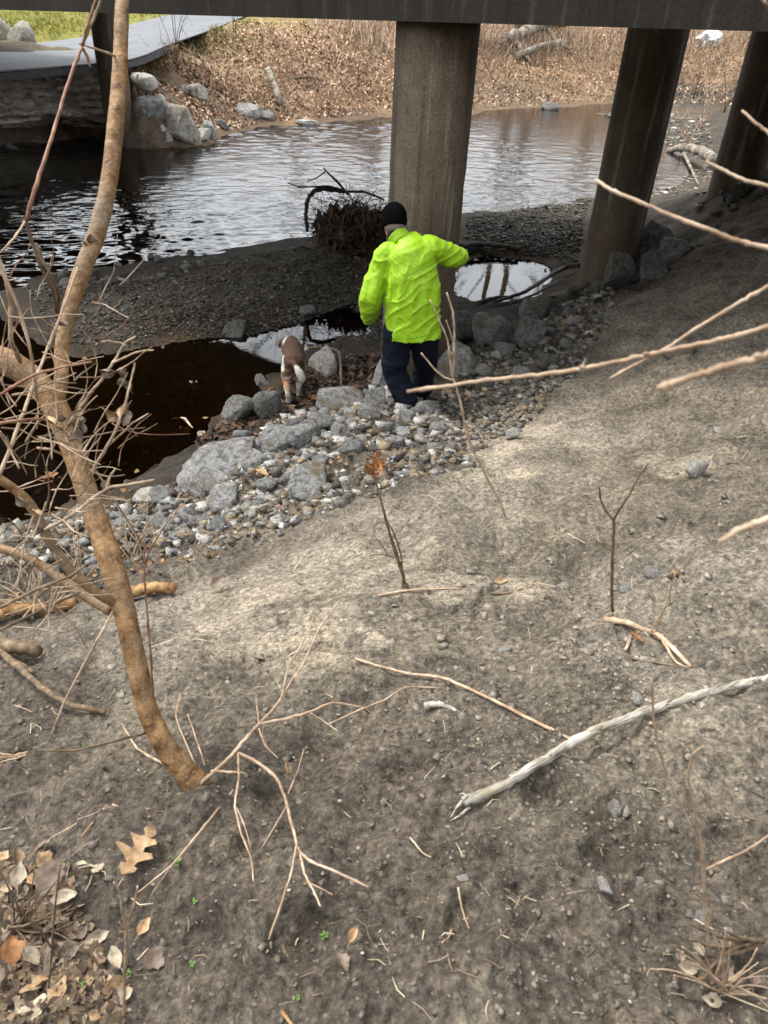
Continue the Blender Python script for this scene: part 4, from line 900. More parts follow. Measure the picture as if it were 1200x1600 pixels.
# ------------------------------------------------------------------ the dog
def build_dog():
    o = hit1(459, 626); o[2] = max(o[2], .0); s = .80
    h = np.array([-.10, .995, 0]); h /= np.linalg.norm(h); sd = np.array([h[1], -h[0], 0]); up = np.array([0, 0, 1.])
    W = lambda a, b, c: o + h * a * s + sd * b * s + up * c * s      # along the body (forwards), to its right, up
    root = empty('dog', o); tag(root, 'brown and white dog walking away through the shallow pool margin, tail hanging', 'dog')
    trunk = sloft([W(-.06, 0, .46), W(.02, 0, .465), W(.16, -.005, .475), W(.30, -.01, .46), W(.46, -.02, .455), W(.58, -.03, .475), W(.64, -.035, .49)], [.062, .108, .106, .104, .115, .098, .065], [.055, .098, .088, .096, .125, .110, .07], sd, 6, 18)
    neck = sloft([W(.58, -.03, .49), W(.72, -.07, .46), W(.80, -.10, .42)], [.085, .07, .065], [.10, .075, .07], sd, 5, 14)
    head = [ball(W(.84, -.11, .40), (.075, .085, .07), sd), sloft([W(.86, -.115, .39), W(.96, -.14, .34), W(1.01, -.15, .315)], [.05, .036, .026], [.05, .035, .022], sd, 4, 12)]
    ears = [sloft([W(.80, -.11 + q * .06, .46), W(.82, -.11 + q * .10, .42), W(.84, -.11 + q * .105, .35)], [.035, .045, .02], [.014, .012, .008], h, 4, 10) for q in (-1, 1)]
    def hind(q, fwd, lift=0):
        return sloft([W(.05 + fwd * .2, q * .065, .44), W(.10 + fwd * .6, q * .078, .33), W(.06 + fwd * .8, q * .075, .24), W(-.035 + fwd, q * .066, .165 + lift), W(-.02 + fwd, q * .062, .08 + lift), W(-.01 + fwd, q * .062, .03 + lift), W(.035 + fwd, q * .062, .018 + lift)],
                     [.060, .062, .044, .026, .021, .026, .022], [.10, .088, .056, .032, .024, .026, .018], sd, 6, 12)
    def fore(q, fwd):
        return sloft([W(.53, -.02 + q * .075, .42), W(.52 + fwd * .4, -.02 + q * .075, .28), W(.525 + fwd * .7, -.02 + q * .068, .17), W(.52 + fwd, -.02 + q * .066, .07), W(.525 + fwd, -.02 + q * .066, .03), W(.565 + fwd, -.02 + q * .066, .018)],
                     [.055, .042, .030, .025, .028, .024], [.085, .052, .034, .026, .028, .018], sd, 6, 12)
    tail = sloft([W(-.04, .01, .53), W(-.12, .045, .50), W(-.15, .085, .43), W(-.145, .115, .35), W(-.13, .135, .30)], [.026, .032, .042, .036, .010], [.026, .032, .042, .036, .010], sd, 5, 12)
    V, F, nn = fuse([trunk, neck, *head, *ears, hind(-1, -.10), hind(1, .08), fore(-1, .06), fore(1, -.05), tail], .0105, 3)
    f = noise3(V[:, 0] * 26, V[:, 1] * 26, V[:, 2] * 14, 3); V = V + nn * (.004 * f)[:, None]
    L = V - o; a = L @ h; b = L @ sd; c = L[:, 2]
    n = noise3(V[:, 0] * 9, V[:, 1] * 9, V[:, 2] * 9, 8) * .03
    brown, white, tan = np.array([.042, .018, .010]), np.array([.42, .385, .335]), np.array([.21, .115, .062])
    k = np.tile(brown, (len(V), 1))
    leg = sstep(.36, .27, c + n)[:, None]; k = k * (1 - leg) + tan * leg
    ft = sstep(.20, .13, c + n)[:, None]; k = k * (1 - ft) + white * ft
    tl = (sstep(-.085, -.11, a + n) * (c > .20) * (b > .02))[:, None]; k = k * (1 - tl) + white * tl
    ps = ((sstep(-.07, -.09, b + n) * sstep(.30, .34, c) * sstep(.46, .40, c + n) * (a < .12)))[:, None]; k = k * (1 - ps) + white * ps
    bl = (sstep(.012, .02, noise3(V[:, 0] * 7 + 3, V[:, 1] * 7, V[:, 2] * 7, 18) * .05 - .004) * (c > .25) * (b < .03))[:, None] * .85; k = k * (1 - bl) + white * bl
    hd = (((a > .86) & (b < -.10)))[:, None] * .9; k = k * (1 - hd) + white * hd
    part('body', V, F, 'fur', root, True, k)
    V, F = ball(W(1.02, -.152, .322), (.014, .012, .011), sd); part('nose', V, F, 'black', root)
    for q in (-1, 1): V, F = ball(W(.905, -.122 + q * .042, .415), .010); part('eye', V, F, 'black', root)
build_dog()

# ------------------------------------------------------------------ leaves
def leaf_shape(L=.09, Wd=.05, lobes=0, curl=.3, seed=0, stalk=.25):
    rg = np.random.default_rng(seed); n = 16 if lobes else 9
    t = np.linspace(0, 1, n); w = np.sin(np.pi * np.clip(t, .02, .98) ** .85) ** .8
    if lobes: w = w * (.62 + .38 * np.sign(np.sin(t * lobes * 2 * np.pi)) * np.abs(np.sin(t * lobes * 2 * np.pi)) ** .5) * 1.15
    V, F = [], []; lat = (-1, -.5, 0, .5, 1)
    ph = rg.uniform(0, 6)
    for i, ti in enumerate(t):
        for q in lat:
            x = q * w[i] * Wd / 2 * (1 + .12 * rg.normal() * (abs(q) == 1)); y = ti * L + (abs(q) * .10 * L * (lobes > 0) * w[i])
            z = curl * (Wd * q * q * .5 * w[i] + L * .35 * (ti - .4) ** 2) + .06 * Wd * math.sin(ti * 9 + q * 2 + ph) + .03 * Wd * rg.normal()
            V.append((x, y, z))
    for i in range(n - 1):
        for j in range(4): a = i * 5 + j; F.append((a, a + 1, a + 6, a + 5))
    if stalk:
        v, f = tube(spline([(0, 0, .0), (.004, -L * stalk * .5, .004), (0, -L * stalk, .0)], 3), .0011, 5); o = len(V); V = np.vstack([V, v]); F += [tuple(i + o for i in q) for q in f]
    return np.array(V), F
LEAVES = {}
def leaf_obj(kind, mat, P, size, rot, label, group=None, name='fallen_leaf', parent=None, seed=0):
    key = (kind, mat, seed % 5)
    if key not in LEAVES:
        prm = {'oak': dict(Wd=.085, lobes=3.5, curl=.35, L=.11), 'oval': dict(Wd=.05, curl=.5, L=.09), 'curl': dict(Wd=.05, curl=1.3, L=.08), 'broad': dict(Wd=.075, curl=.4, L=.09)}[kind]
        LEAVES[key] = mesh_from('leaf', *leaf_shape(seed=seed % 5 + 10, **prm), mat)
    o = link(name, LEAVES[key], parent); o.location = [float(v) for v in P]; o.rotation_euler = rot; o.scale = (size,) * 3
    if parent is None: tag(o, label, 'leaf', group)
    return o
rl = random.Random(3)
S = [(rl.uniform(-5, 130) * (1 - .35 * k / 90), rl.uniform(1340, 1600)) for k in range(64)] + [(rl.uniform(0, 240), rl.uniform(1500, 1600)) for _ in range(14)]
S = np.array(S); H = hit(S[:, 0], S[:, 1])
for k, P in enumerate(H):
    leaf_obj(rl.choice(['oval', 'curl', 'broad', 'oval']), rl.choice(['leaf_brown', 'leaf_brown', 'leaf_tan', 'leaf_brown', 'leaf_pale']), P + [0, 0, .006 + rl.random() * .012], rl.uniform(.32, .7), (rl.uniform(-.7, .7), rl.uniform(-.7, .7), rl.uniform(0, 6.3)), 'dry curled leaf in the litter of the bottom corner below the sapling', 'leaf litter in the corner', seed=k)
def leaf_px(px, py, kind, mat, size, rz, label, tx=.1, ty=.1, seed=0, up=.012):
    leaf_obj(kind, mat, hit1(px, py) + [0, 0, up], size, (tx, ty, rz), label, None, seed=seed)
leaf_px(196, 1378, 'oak', 'leaf_tan', 1.15, -.35, 'large pale tan oak leaf with deep lobes below the sapling', .15, -.1, 1, .03)
leaf_px(160, 1368, 'oak', 'leaf_pale', .8, .9, 'crumpled pale leaf under the large lobed oak leaf', -.2, .1, 2)
leaf_px(62, 1405, 'broad', 'leaf_brown', 1.15, -.5, 'wide grey-brown leaf left of the large oak leaf', .2, .1, 3, .02)
leaf_px(28, 1392, 'oval', 'leaf_pale', .75, .2, 'small cream leaf beside the wide grey-brown one', .3, 0, 4, .02)
leaf_px(82, 1418, 'oval', 'leaf_pale', .7, -1.2, 'thin pale leaf lying across the wide grey-brown one', 0, .1, 1, .03)
leaf_px(222, 1500, 'broad', 'leaf_brown', .65, -.9, 'pale grey leaf beside the upright stem at the bottom', 0, .1, 2)
leaf_px(212, 1452, 'oval', 'leaf_tan', .5, -.4, 'small tan leaf just below the large oak leaf', .1, .2, 3)
leaf_px(20, 1505, 'broad', 'leaf_orange', .7, .5, 'orange-brown leaf in the corner litter', .2, .2, 2, .03)
leaf_px(772, 905, 'oval', 'leaf_tan', .75, -1.3, 'single tan leaf lying on the slope by a thin twig', 0, .2, 0)
leaf_px(545, 1490, 'curl', 'leaf_tan', .4, -.5, 'small curled tan leaf on dark soil near the bottom', .2, 0, 1)
leaf_px(540, 1535, 'curl', 'leaf_brown', .5, .8, 'rolled brown leaf on dark soil at the bottom', .2, .4, 2)
leaf_px(1000, 1015, 'oak', 'leaf_orange', .45, .8, 'shredded orange leaf under the fallen branch', .2, .2, 3)
leaf_px(300, 915, 'oval', 'leaf_pale', 1.1, .9, 'cream leaf standing against the end of the orange log', 1.1, .3, 1, .06)
leaf_px(330, 920, 'oval', 'leaf_brown', 1.0, -1.0, 'curled dark leaf beyond the end of the orange log', .5, .3, 2, .04)
leaf_px(85, 770, 'oak', 'leaf_orange', 1.9, .6, 'orange leaf floating at the pool edge behind the sapling', .3, .1, 1, .03)
leaf_px(293, 676, 'broad', 'leaf_red', 1.3, .8, 'wet red-brown leaf at the pool edge', .2, .1, 2, .03)
leaf_px(310, 683, 'broad', 'leaf_pale', 1.0, -.5, 'pale wet leaf at the pool edge', .2, .1, 3, .03)
leaf_px(298, 617, 'oak', 'leaf_tan', 1.0, -.5, 'tan leaf floating alone on the dark pool', 0, 0, 3, .13)
leaf_px(487, 628, 'broad', 'leaf_orange', 1.1, -.8, 'reddish leaf on the mud beside the dog', .1, .1, 0, .03)
leaf_px(420, 760, 'oval', 'leaf_tan', 1.3, 1.2, 'tan leaf wedged between the pile rocks', .2, .1, 2, .05)
for k, (a, b) in enumerate([(1060, 1480), (1090, 1510), (1120, 1520), (1140, 1500), (1180, 1540), (1105, 1485), (1160, 1480), (1130, 1560)]):
    leaf_obj('curl', 'leaf_pale' if k % 2 else 'leaf_brown', hit1(a, b) + [0, 0, .012], rl.uniform(.35, .55), (rl.uniform(-.5, .5), rl.uniform(-.5, .5), rl.uniform(0, 6)), 'pale crumpled leaf at the foot of the dry grass', 'leaves at the dry grass', seed=k)

# flat litter scraps: leaf chips on soil, gravel bars and the far bank
def scraps(name, P, size, col, label, tilt=.5):
    n = len(P); rg = np.random.default_rng(n)
    q = np.array([(-.5, -.3, 0), (.1, -.42, .05), (.55, -.05, .12), (.15, .42, .04), (-.45, .28, .10)]); k = len(q)
    a = rg.uniform(0, 6.28, n); ca, sa = np.cos(a), np.sin(a); tx, ty = rg.normal(0, tilt, n), rg.normal(0, tilt, n)
    v = q[None] * size[:, None, None] * rg.uniform(.75, 1.25, (n, k, 3))
    X = v[..., 0] * ca[:, None] - v[..., 1] * sa[:, None]; Y = v[..., 0] * sa[:, None] + v[..., 1] * ca[:, None]
    Z = v[..., 2] * 1.6 + X * tx[:, None] + Y * ty[:, None]
    V = np.stack([X, Y, Z], -1) + P[:, None] + (size * .28)[:, None, None] * np.array([0, 0, 1])
    F = (np.array([[0, 1, 2], [0, 2, 3], [0, 3, 4]])[None] + (np.arange(n) * k)[:, None, None]).reshape(-1, 3)
    return tag(link(name, mesh_from(name, V.reshape(-1, 3), F, 'litter', False, np.repeat(col, k, 0))), label, kind='stuff')
def in_px(poly, n, seed): 
    rg = np.random.default_rng(seed); S = poly_samples(poly, n, rg); H = hit(S[:, 0], S[:, 1]); return H, np.array([depth_of(p) for p in H]) / FPX, rg
H, m, rg = in_px([(205, 95), (380, 35), (760, 40), (1200, 50), (1200, 170), (1000, 160), (760, 168), (600, 178), (430, 190), (330, 208), (230, 215)], 32000, 61)
H = H[(H[:, 1] > 20.5) & (H[:, 2] > .03)]; n = len(H); zf = np.clip((H[:, 2] - .1) / .9, 0, 1)
keep = rg.random(n) < (.6 + .4 * zf); H = H[keep]; n = len(H)
scraps('leaves', H, rg.uniform(.03, .105, n), jitter_col([(.38, .235, .15), (.28, .155, .092), (.48, .345, .24), (.15, .095, .062), (.40, .275, .185)], n, rg, .22), 'brown fallen leaves covering the far bank', .7)
H, m, rg = in_px([(0, 1000), (600, 950), (1200, 800), (1200, 1600), (0, 1600)], 900, 62); scraps('debris', H, m * rg.uniform(2, 7, len(H)), jitter_col([(.17, .135, .095), (.11, .075, .045), (.17, .145, .115), (.07, .052, .035)], len(H), rg), 'bits of dead leaf and bark on the bare soil')
H, m, rg = in_px([(0, 1350), (110, 1360), (200, 1600), (0, 1600)], 900, 63); scraps('debris', H, m * rg.uniform(4, 18, len(H)), jitter_col([(.13, .088, .052), (.085, .057, .036), (.20, .15, .10), (.055, .038, .025)], len(H), rg, .25), 'decayed leaf litter in the bottom corner', .45)
H, m, rg = in_px([(300, 690), (440, 600), (600, 545), (600, 600), (440, 660), (330, 720)], 900, 64); scraps('debris', H, m * rg.uniform(3, 11, len(H)), jitter_col([(.06, .03, .018), (.035, .024, .018), (.10, .055, .03)], len(H), rg), 'wet dark leaves round the pool margin')
H, m, rg = in_px([(200, 760), (450, 740), (720, 640), (740, 700), (480, 800), (260, 900), (0, 960), (0, 900)], 900, 65); scraps('debris', H, m * rg.uniform(3, 10, len(H)), jitter_col([(.13, .088, .05), (.09, .062, .04), (.15, .088, .042)], len(H), rg), 'leaf scraps caught among the slope stones')
H, m, rg = in_px([(60, 450), (330, 405), (600, 380), (920, 310), (880, 420), (600, 540), (100, 545)], 1800, 66); scraps('debris', H, m * rg.uniform(2, 6, len(H)), jitter_col([(.05, .034, .023), (.03, .024, .018), (.09, .066, .048)], len(H), rg), 'dark leaf bits strewn on the gravel bars')
def needles(name, P, length, width, col, label):
    n = len(P); rg = np.random.default_rng(n); a = rg.uniform(0, 6.28, n); d = np.stack([np.cos(a), np.sin(a), rg.normal(0, .22, n)], -1); sd = np.stack([-np.sin(a), np.cos(a), np.zeros(n)], -1); c = P + np.array([0, 0, .003]); bow = rg.normal(0, .12, n)[:, None] * sd * length[:, None]
    V = np.stack([c - d * length[:, None] / 2 - sd * width[:, None] / 2, c - d * length[:, None] / 2 + sd * width[:, None] / 2, c + bow + sd * width[:, None] / 2 + [0, 0, .002], c + bow - sd * width[:, None] / 2 + [0, 0, .002], c + d * length[:, None] / 2 + sd * width[:, None] / 3, c + d * length[:, None] / 2 - sd * width[:, None] / 3], 1)
    F = (np.array([[0, 3, 2, 1], [3, 5, 4, 2]])[None] + (np.arange(n) * 6)[:, None, None]).reshape(-1, 4)
    tag(link(name, mesh_from(name, V.reshape(-1, 3), F, 'grass', False, np.repeat(col, 6, 0))), label, kind='stuff')
H, m, rg = in_px([(0, 980), (600, 830), (1200, 640), (1200, 1600), (0, 1600)], 420, 69)
needles('debris', H, m * rg.uniform(5, 45, len(H)) , m * rg.uniform(.8, 1.9, len(H)), jitter_col([(.20, .15, .10), (.12, .08, .05), (.26, .21, .15), (.09, .065, .04)], len(H), rg), 'straw bits and pine needles strewn over the soil')
# pool bottom leaves
S = poly_samples([(20, 560), (340, 530), (430, 590), (330, 660), (230, 740), (30, 780)], 150, np.random.default_rng(67)); H = np.array([at_z(a, b, -.02) for a, b in S]); H[:, 2] = ground_z(H[:, 0], H[:, 1])
rg = np.random.default_rng(68); scraps('debris', H, rg.uniform(.03, .08, len(H)), jitter_col([(.09, .042, .018), (.05, .03, .015), (.14, .09, .045)], len(H), rg), 'sunken leaves on the bottom of the dark pool', .2)

# ------------------------------------------------------------------ dry grass and stems
def blades(name, P, hgt, wid, col, label, lean=.5, mat='grass', parent=None, bend=None):
    n = len(P); rg = np.random.default_rng(n + 3); a = rg.uniform(0, 6.28, n); d = np.stack([np.cos(a), np.sin(a), np.zeros(n)], -1); sd = np.stack([-d[:, 1], d[:, 0], np.zeros(n)], -1)
    if bend is not None: d = d + np.asarray(bend); d /= np.linalg.norm(d, axis=1)[:, None] + 1e-6
    ln = np.abs(rg.normal(lean, lean * .5, n)); V = []
    for t, w in ((0, 1), (.4, .85), (.75, .6), (1, .05)):
        c = P + d * (hgt * ln * t ** 1.7)[:, None] + np.array([0, 0, 1]) * (hgt * t * (1 - .35 * np.minimum(ln, 1.6) * t))[:, None]
        V += [c - sd * (wid * w / 2)[:, None], c + sd * (wid * w / 2)[:, None]]
    V = np.stack(V, 1); F = (np.array([[0, 1, 3, 2], [2, 3, 5, 4], [4, 5, 7, 6]])[None] + (np.arange(n) * 8)[:, None, None]).reshape(-1, 4)
    me = mesh_from(name, V.reshape(-1, 3), F, mat, True, np.repeat(col, 8, 0)); o = link(name, me, parent)
    return tag(o, label, kind='stuff')
def clumped(poly, nclump, per, spread, seed):
    rg = np.random.default_rng(seed); S = poly_samples(poly, nclump, rg); H = hit(S[:, 0], S[:, 1]); H = H[H[:, 1] > 20]
    P = np.repeat(H, per, 0) + np.c_[rg.normal(0, spread, (len(H) * per, 2)), np.zeros(len(H) * per)]; P[:, 2] = ground_z(P[:, 0], P[:, 1]) - .02; return P[P[:, 2] > .05], rg
STRAW = [(.40, .295, .20), (.48, .37, .265), (.31, .215, .145), (.22, .15, .10)]
P, rg = clumped([(470, 30), (1200, 45), (1200, 90), (800, 85), (620, 75), (540, 62)], 300, 24, .35, 71); n = len(P)
blades('grass', P, rg.uniform(.3, 1.1, n), rg.uniform(.012, .03, n), jitter_col(STRAW, n, rg, .2), 'tall straw-coloured dead grass along the top of the far bank', .55)
P, rg = clumped([(300, 90), (450, 60), (1200, 90), (1200, 150), (760, 150), (600, 165), (330, 180)], 260, 16, .35, 72); n = len(P)
blades('grass', P, rg.uniform(.25, .7, n), rg.uniform(.012, .03, n), jitter_col(STRAW, n, rg, .2), 'matted dead grass drooping down the far bank', .9, bend=(0, -.8, 0))
P, rg = clumped([(0, 0), (0, 62), (60, 60), (140, 50), (200, 30), (260, 18), (250, -10), (100, -20)], 260, 40, .45, 73); n = len(P)
blades('grass', P, rg.uniform(.08, .22, n), rg.uniform(.012, .025, n), jitter_col([(.24, .22, .035), (.15, .18, .03), (.31, .26, .08)], n, rg, .2), 'yellow-green lawn beside the trail', .6)
P, rg = clumped([(205, 92), (300, 60), (372, 34), (430, 45), (330, 85), (230, 105)], 90, 26, .25, 74); n = len(P)
blades('grass', P, rg.uniform(.08, .25, n), rg.uniform(.010, .022, n), jitter_col([(.2, .2, .042), (.27, .225, .11), (.15, .17, .036)], n, rg, .2), 'green and straw grass verge on the creek side of the trail', .6)

def twig(parent, path, w0, w1, mat, depth=None, name='twig', sides=7, seed=0, per=6, label=None):
    """path: pixel path with camera depth in metres as third value; widths in photo pixels"""
    P = np.array([at_depth(p[0], p[1], p[2] if len(p) > 2 else depth) for p in path]); D = np.array([p[2] if len(p) > 2 else depth for p in path])
    R = np.linspace(w0, w1, len(path)) / 2 * D / FPX
    V, F = bark_tube(P, R * .72, per, sides, abs(seed + int(path[0][0] * 7 + path[0][1])))
    o = part(name, V, F, mat, parent)
    return o
# ------------------------------------------------------------------ the sapling
def build_sapling():
    B = hit1(306, 1226); D0 = depth_of(B); root = empty('sapling', B)
    tag(root, 'bare young tree with speckled orange-brown bark leaning over the pool', 'tree')
    trunk = [(330, 1275, D0 + .05, 82), (316, 1246, D0 + .02, 64), (298, 1215, D0 - .0, 50), (262, 1172, D0 - .02, 43), (232, 1112, D0 - .03, 41), (214, 1040, D0 - .03, 40), (192, 945, D0 - .02, 45), (170, 868, D0, 46), (146, 800, D0 + .02, 42), (119, 718, D0 + .04, 42), (88, 640, D0 + .05, 48), (60, 600, D0 + .05, 50), (20, 570, D0 + .04, 52), (-40, 545, D0 + .03, 50), (-120, 500, D0, 44)]
    up = [(84, 640, D0 + .05, 30), (95, 600, D0 + .04, 27), (97, 545, D0 + .05, 27), (107, 490, D0 + .06, 31), (128, 425, D0 + .07, 34), (152, 362, D0 + .08, 35), (170, 285, D0 + .09, 33), (180, 200, D0 + .10, 31), (187, 110, D0 + .11, 28), (190, 30, D0 + .12, 27), (192, -60, D0 + .13, 26), (198, -400, D0 + .1, 18)]
    def lim(name, pts, sides=18):
        P = np.array([at_depth(a, b, d) for a, b, d, w in pts]); R = np.array([w * .80 * d / FPX / 2 for a, b, d, w in pts])
        S = spline(P, 8); r = np.interp(np.linspace(0, len(R) - 1, len(S)), np.arange(len(R)), R)
        r = r * (1 + .035 * noise2(np.arange(len(S)) * .35, np.zeros(len(S)), 5)); V, F = tube(S, r, sides, rough=.012, seed=4)
        return part(name, V, F, 'bark', root)
    lim('trunk', trunk); lim('limb', up)
    lim('limb', [(186, 945, D0 - .02, 22), (150, 925, D0 - .08, 19), (105, 885, D0 - .12, 20), (72, 835, D0 - .16, 21), (40, 780, D0 - .2, 20), (-20, 735, D0 - .25, 18)], 12)
    lim('limb', [(175, 955, D0 - .02, 22), (140, 935, D0 - .0, 20), (95, 905, D0 + .0, 19), (45, 872, D0 + .0, 18), (-20, 850, D0, 17)], 12)
    T = lambda *a, **k: twig(root, *a, **k)
    d = D0 - .1
    # twigs growing from it
    T([(142, 105, d), (128, 75, d - .03), (104, 138, d - .1), (84, 205, d - .15), (58, 285, d - .2), (40, 345, d - .2)], 6, 9, 'twig_red')
    T([(40, 345, d - .2), (50, 378, d - .18), (66, 420, d - .15), (82, 452, d - .1), (90, 497, D0)], 8, 9, 'twig_brown')
    T([(128, 72, d - .03), (140, 30, d - .05), (152, -10, d - .06)], 6, 5, 'twig_red'); T([(128, 72, d - .03), (150, 20, d), (162, -10, d)], 6, 6, 'twig_brown')
    T([(182, 88, D0 + .1), (160, 80, D0 + .05), (124, 68, D0)], 6, 4, 'twig_tan')
    T([(40, 345, d - .2), (22, 372, d - .25), (0, 395, d - .3)], 5, 4, 'twig_tan')
    T([(0, 742, d - .3), (20, 690, d - .28), (45, 621, d - .25), (68, 560, d - .22), (92, 500, d - .2), (122, 418, d - .2)], 9, 5, 'twig_tan')
    T([(-10, 380, d - .25), (10, 440, d - .2), (17, 478, d - .15), (17, 530, d - .1), (32, 565, D0)], 8, 11, 'twig_tan')
    T([(-10, 395, d - .4), (25, 470, d - .35), (48, 548, d - .3), (58, 625, d - .2)], 6, 7, 'twig_tan')
    T([(56, 380, d - .1), (66, 405, d - .1), (88, 450, d - .05), (92, 500, D0)], 6, 8, 'twig_brown')
    T([(101, 672, D0), (140, 617, d - .1), (163, 588, d - .15), (180, 562, d - .18), (196, 535, d - .2), (212, 526, d - .2)], 8, 4, 'twig_tan')
    T([(178, 566, d - .18), (212, 551, d - .22), (226, 548, d - .22), (240, 547, d - .22)], 5, 3, 'twig_tan')
    T([(140, 742, D0 - .02), (160, 710, d - .1), (180, 674, d - .16), (196, 630, d - .2), (204, 598, d - .2), (211, 567, d - .2)], 8, 4, 'twig_tan')
    T([(166, 698, d - .1), (190, 678, d - .15), (206, 662, d - .2), (232, 646, d - .2)], 5, 3, 'twig_tan')
    T([(-5, 662, d - .3), (35, 657, d - .3), (74, 656, d - .2), (110, 680, D0)], 8, 6, 'twig_red')
    T([(-5, 620, d - .4), (28, 600, d - .4), (58, 584, d - .4), (100, 573, d - .38), (144, 566, d - .35)], 7, 5, 'twig_red')
    T([(58, 700, d - .3), (78, 702, d - .3), (96, 710, d - .25)], 6, 5, 'twig_tan')
    T([(70, 828, d - .3), (110, 806, d - .3), (150, 775, d - .3), (172, 762, d - .3), (206, 756, d - .3), (242, 750, d - .3)], 8, 6, 'twig_tan')
    T([(165, 765, d - .3), (172, 745, d - .3), (180, 733, d - .3)], 6, 4, 'twig_tan')
    T([(118, 690, D0), (150, 735, d), (178, 780, d), (210, 830, d), (240, 880, d)], 5, 3, 'twig_brown')
    T([(85, 640, D0), (110, 700, d - .15), (140, 735, d - .2), (170, 745, d - .22), (195, 742, d - .25)], 5, 3, 'twig_brown')
    T([(0, 950, d - .35), (60, 920, d - .3), (110, 900, d - .3), (135, 882, d - .3)], 8, 5, 'twig_brown'); T([(0, 985, d - .3), (50, 960, d - .25), (125, 925, d - .2)], 8, 5, 'twig_brown')
    T([(80, 1150, d), (100, 1098, d - .03), (130, 1040, d - .06), (160, 985, d - .08), (178, 952, D0 - .02)], 5, 6, 'twig_tan')
    T([(240, 1100, D0 + .15), (236, 1030, D0 + .12), (230, 960, D0 + .1), (226, 900, D0 + .1), (226, 845, D0 + .1)], 6, 3, 'twig_red')
    T([(226, 880, D0 + .1), (240, 850, D0 + .08), (262, 815, D0 + .05), (285, 790, D0 + .05)], 4, 2, 'twig_red'); T([(228, 915, D0 + .1), (210, 880, D0 + .1), (195, 840, D0 + .1)], 4, 2, 'twig_tan')
    T([(228, 1145, D0 - .03), (180, 1158, d - .05), (120, 1172, d - .1), (60, 1172, d - .1)], 6, 4, 'twig_brown')
    # brushy dead twiglets and withered leaf clusters
    rg = random.Random(21)
    for k in range(84):
        x0, y0 = rg.uniform(-10, 150), rg.uniform(590, 990); dd = d - rg.uniform(.0, .4); a = rg.uniform(-2.2, .2) ; L = rg.uniform(35, 120); w = rg.uniform(2.2, 5)
        if x0 > 90 and y0 > 800: x0 *= .6
        p = [(x0, y0, dd)]
        for s_ in range(3): a += rg.uniform(-.45, .45); p.append((p[-1][0] + math.cos(a) * L / 3, p[-1][1] + math.sin(a) * L / 3, dd - s_ * .02))
        T(p, w, w * .55, rg.choice(['twig_tan', 'twig_tan', 'twig_brown']), sides=5, per=4)
    for k in range(46):
        x0, y0 = rg.uniform(-10, 190), rg.uniform(420, 800); dd = d - rg.uniform(.0, .35); a = rg.uniform(-2.4, .3); L = rg.uniform(40, 140); w = rg.uniform(1.8, 3.4)
        p = [(x0, y0, dd)]
        for s_ in range(4): a += rg.uniform(-.4, .4); p.append((p[-1][0] + math.cos(a) * L / 4, p[-1][1] + math.sin(a) * L / 4, dd - s_ * .02))
        T(p, w, w * .5, rg.choice(['twig_tan', 'twig_tan', 'twig_red', 'twig_brown']), sides=5, per=3)
    for k, (a, b) in enumerate([(182, 580), (186, 590), (201, 605), (206, 612), (198, 640), (203, 632), (105, 655), (118, 668), (128, 678), (112, 645), (90, 500), (134, 378), (130, 374), (165, 640), (60, 830), (45, 790), (70, 800), (130, 690), (100, 664), (168, 770), (55, 812)]):
        leaf_obj('curl', rg.choice(['leaf_brown', 'leaf_tan', 'leaf_brown']), at_depth(a, b, d - .14), rg.uniform(.35, .6), (rg.uniform(0, 6), rg.uniform(0, 6), rg.uniform(0, 6)), '', name='withered_leaf', parent=root, seed=k).location = [float(v) for v in at_depth(a, b, d - .14) - np.array(root.location)]
build_sapling()

# ------------------------------------------------------------------ twigs reaching into view from beside the camera
def single_twig(path, w0, w1, mat, label, buds=(), cat='twig'):
    P = at_depth(path[-1][0], path[-1][1], path[-1][2]); root = empty('twig', P); tag(root, label, cat)
    twig(root, path, w0, w1, mat, name='stem', sides=9, per=8)
    for (a, b, r) in buds:
        d = np.interp(a, [path[0][0], path[-1][0]], [path[0][2], path[-1][2]]); V, F = ball(at_depth(a, b, d), (r * .75 * d / FPX, r * .45 * d / FPX, r * .45 * d / FPX)); part('bud', V, F, mat, root)
single_twig([(636, 612, .95), (700, 603, .94), (760, 594, .93), (840, 586, .92), (905, 577, .91), (960, 566, .9), (1020, 553, .88), (1100, 536, .86), (1160, 522, .84), (1230, 503, .82), (1500, 430, .7)], 8, 12, 'twig_tan', 'long pale twig whose tip points at the trousers', [(910, 574, 8), (1010, 553, 8)])
single_twig([(905, 577, .91), (912, 568, .905), (915, 560, .90)], 5, 2, 'twig_tan', 'tiny side spur on the long pale twig pointing at the trousers')
single_twig([(953, 592, .98), (1000, 566, .97), (1040, 545, .96), (1085, 515, .95), (1130, 488, .94), (1165, 467, .93), (1210, 442, .92), (1500, 280, .8)], 6, 9, 'twig_tan', 'pale twig crossing over the long one and rising to the edge')
single_twig([(1030, 606, .62), (1060, 596, .62), (1110, 580, .61), (1160, 566, .6), (1215, 550, .59), (1500, 470, .5)], 15, 19, 'twig_tan', 'blurred thick pale twig with a knobbed end below the crossing twigs', [(1034, 606, 12), (1185, 556, 11)])
single_twig([(1126, 846, .58), (1150, 830, .58), (1170, 822, .58), (1210, 808, .57), (1500, 720, .5)], 12, 17, 'twig_tan', 'blurred short pale twig end over the bare slope', [(1128, 845, 8)])
single_twig([(930, 280, .92), (955, 297, .91), (1000, 316, .9), (1050, 338, .89), (1100, 356, .88), (1150, 376, .87), (1210, 390, .86), (1500, 470, .8)], 7, 11, 'twig_tan', 'orange-tan twig crossing the leaning column')
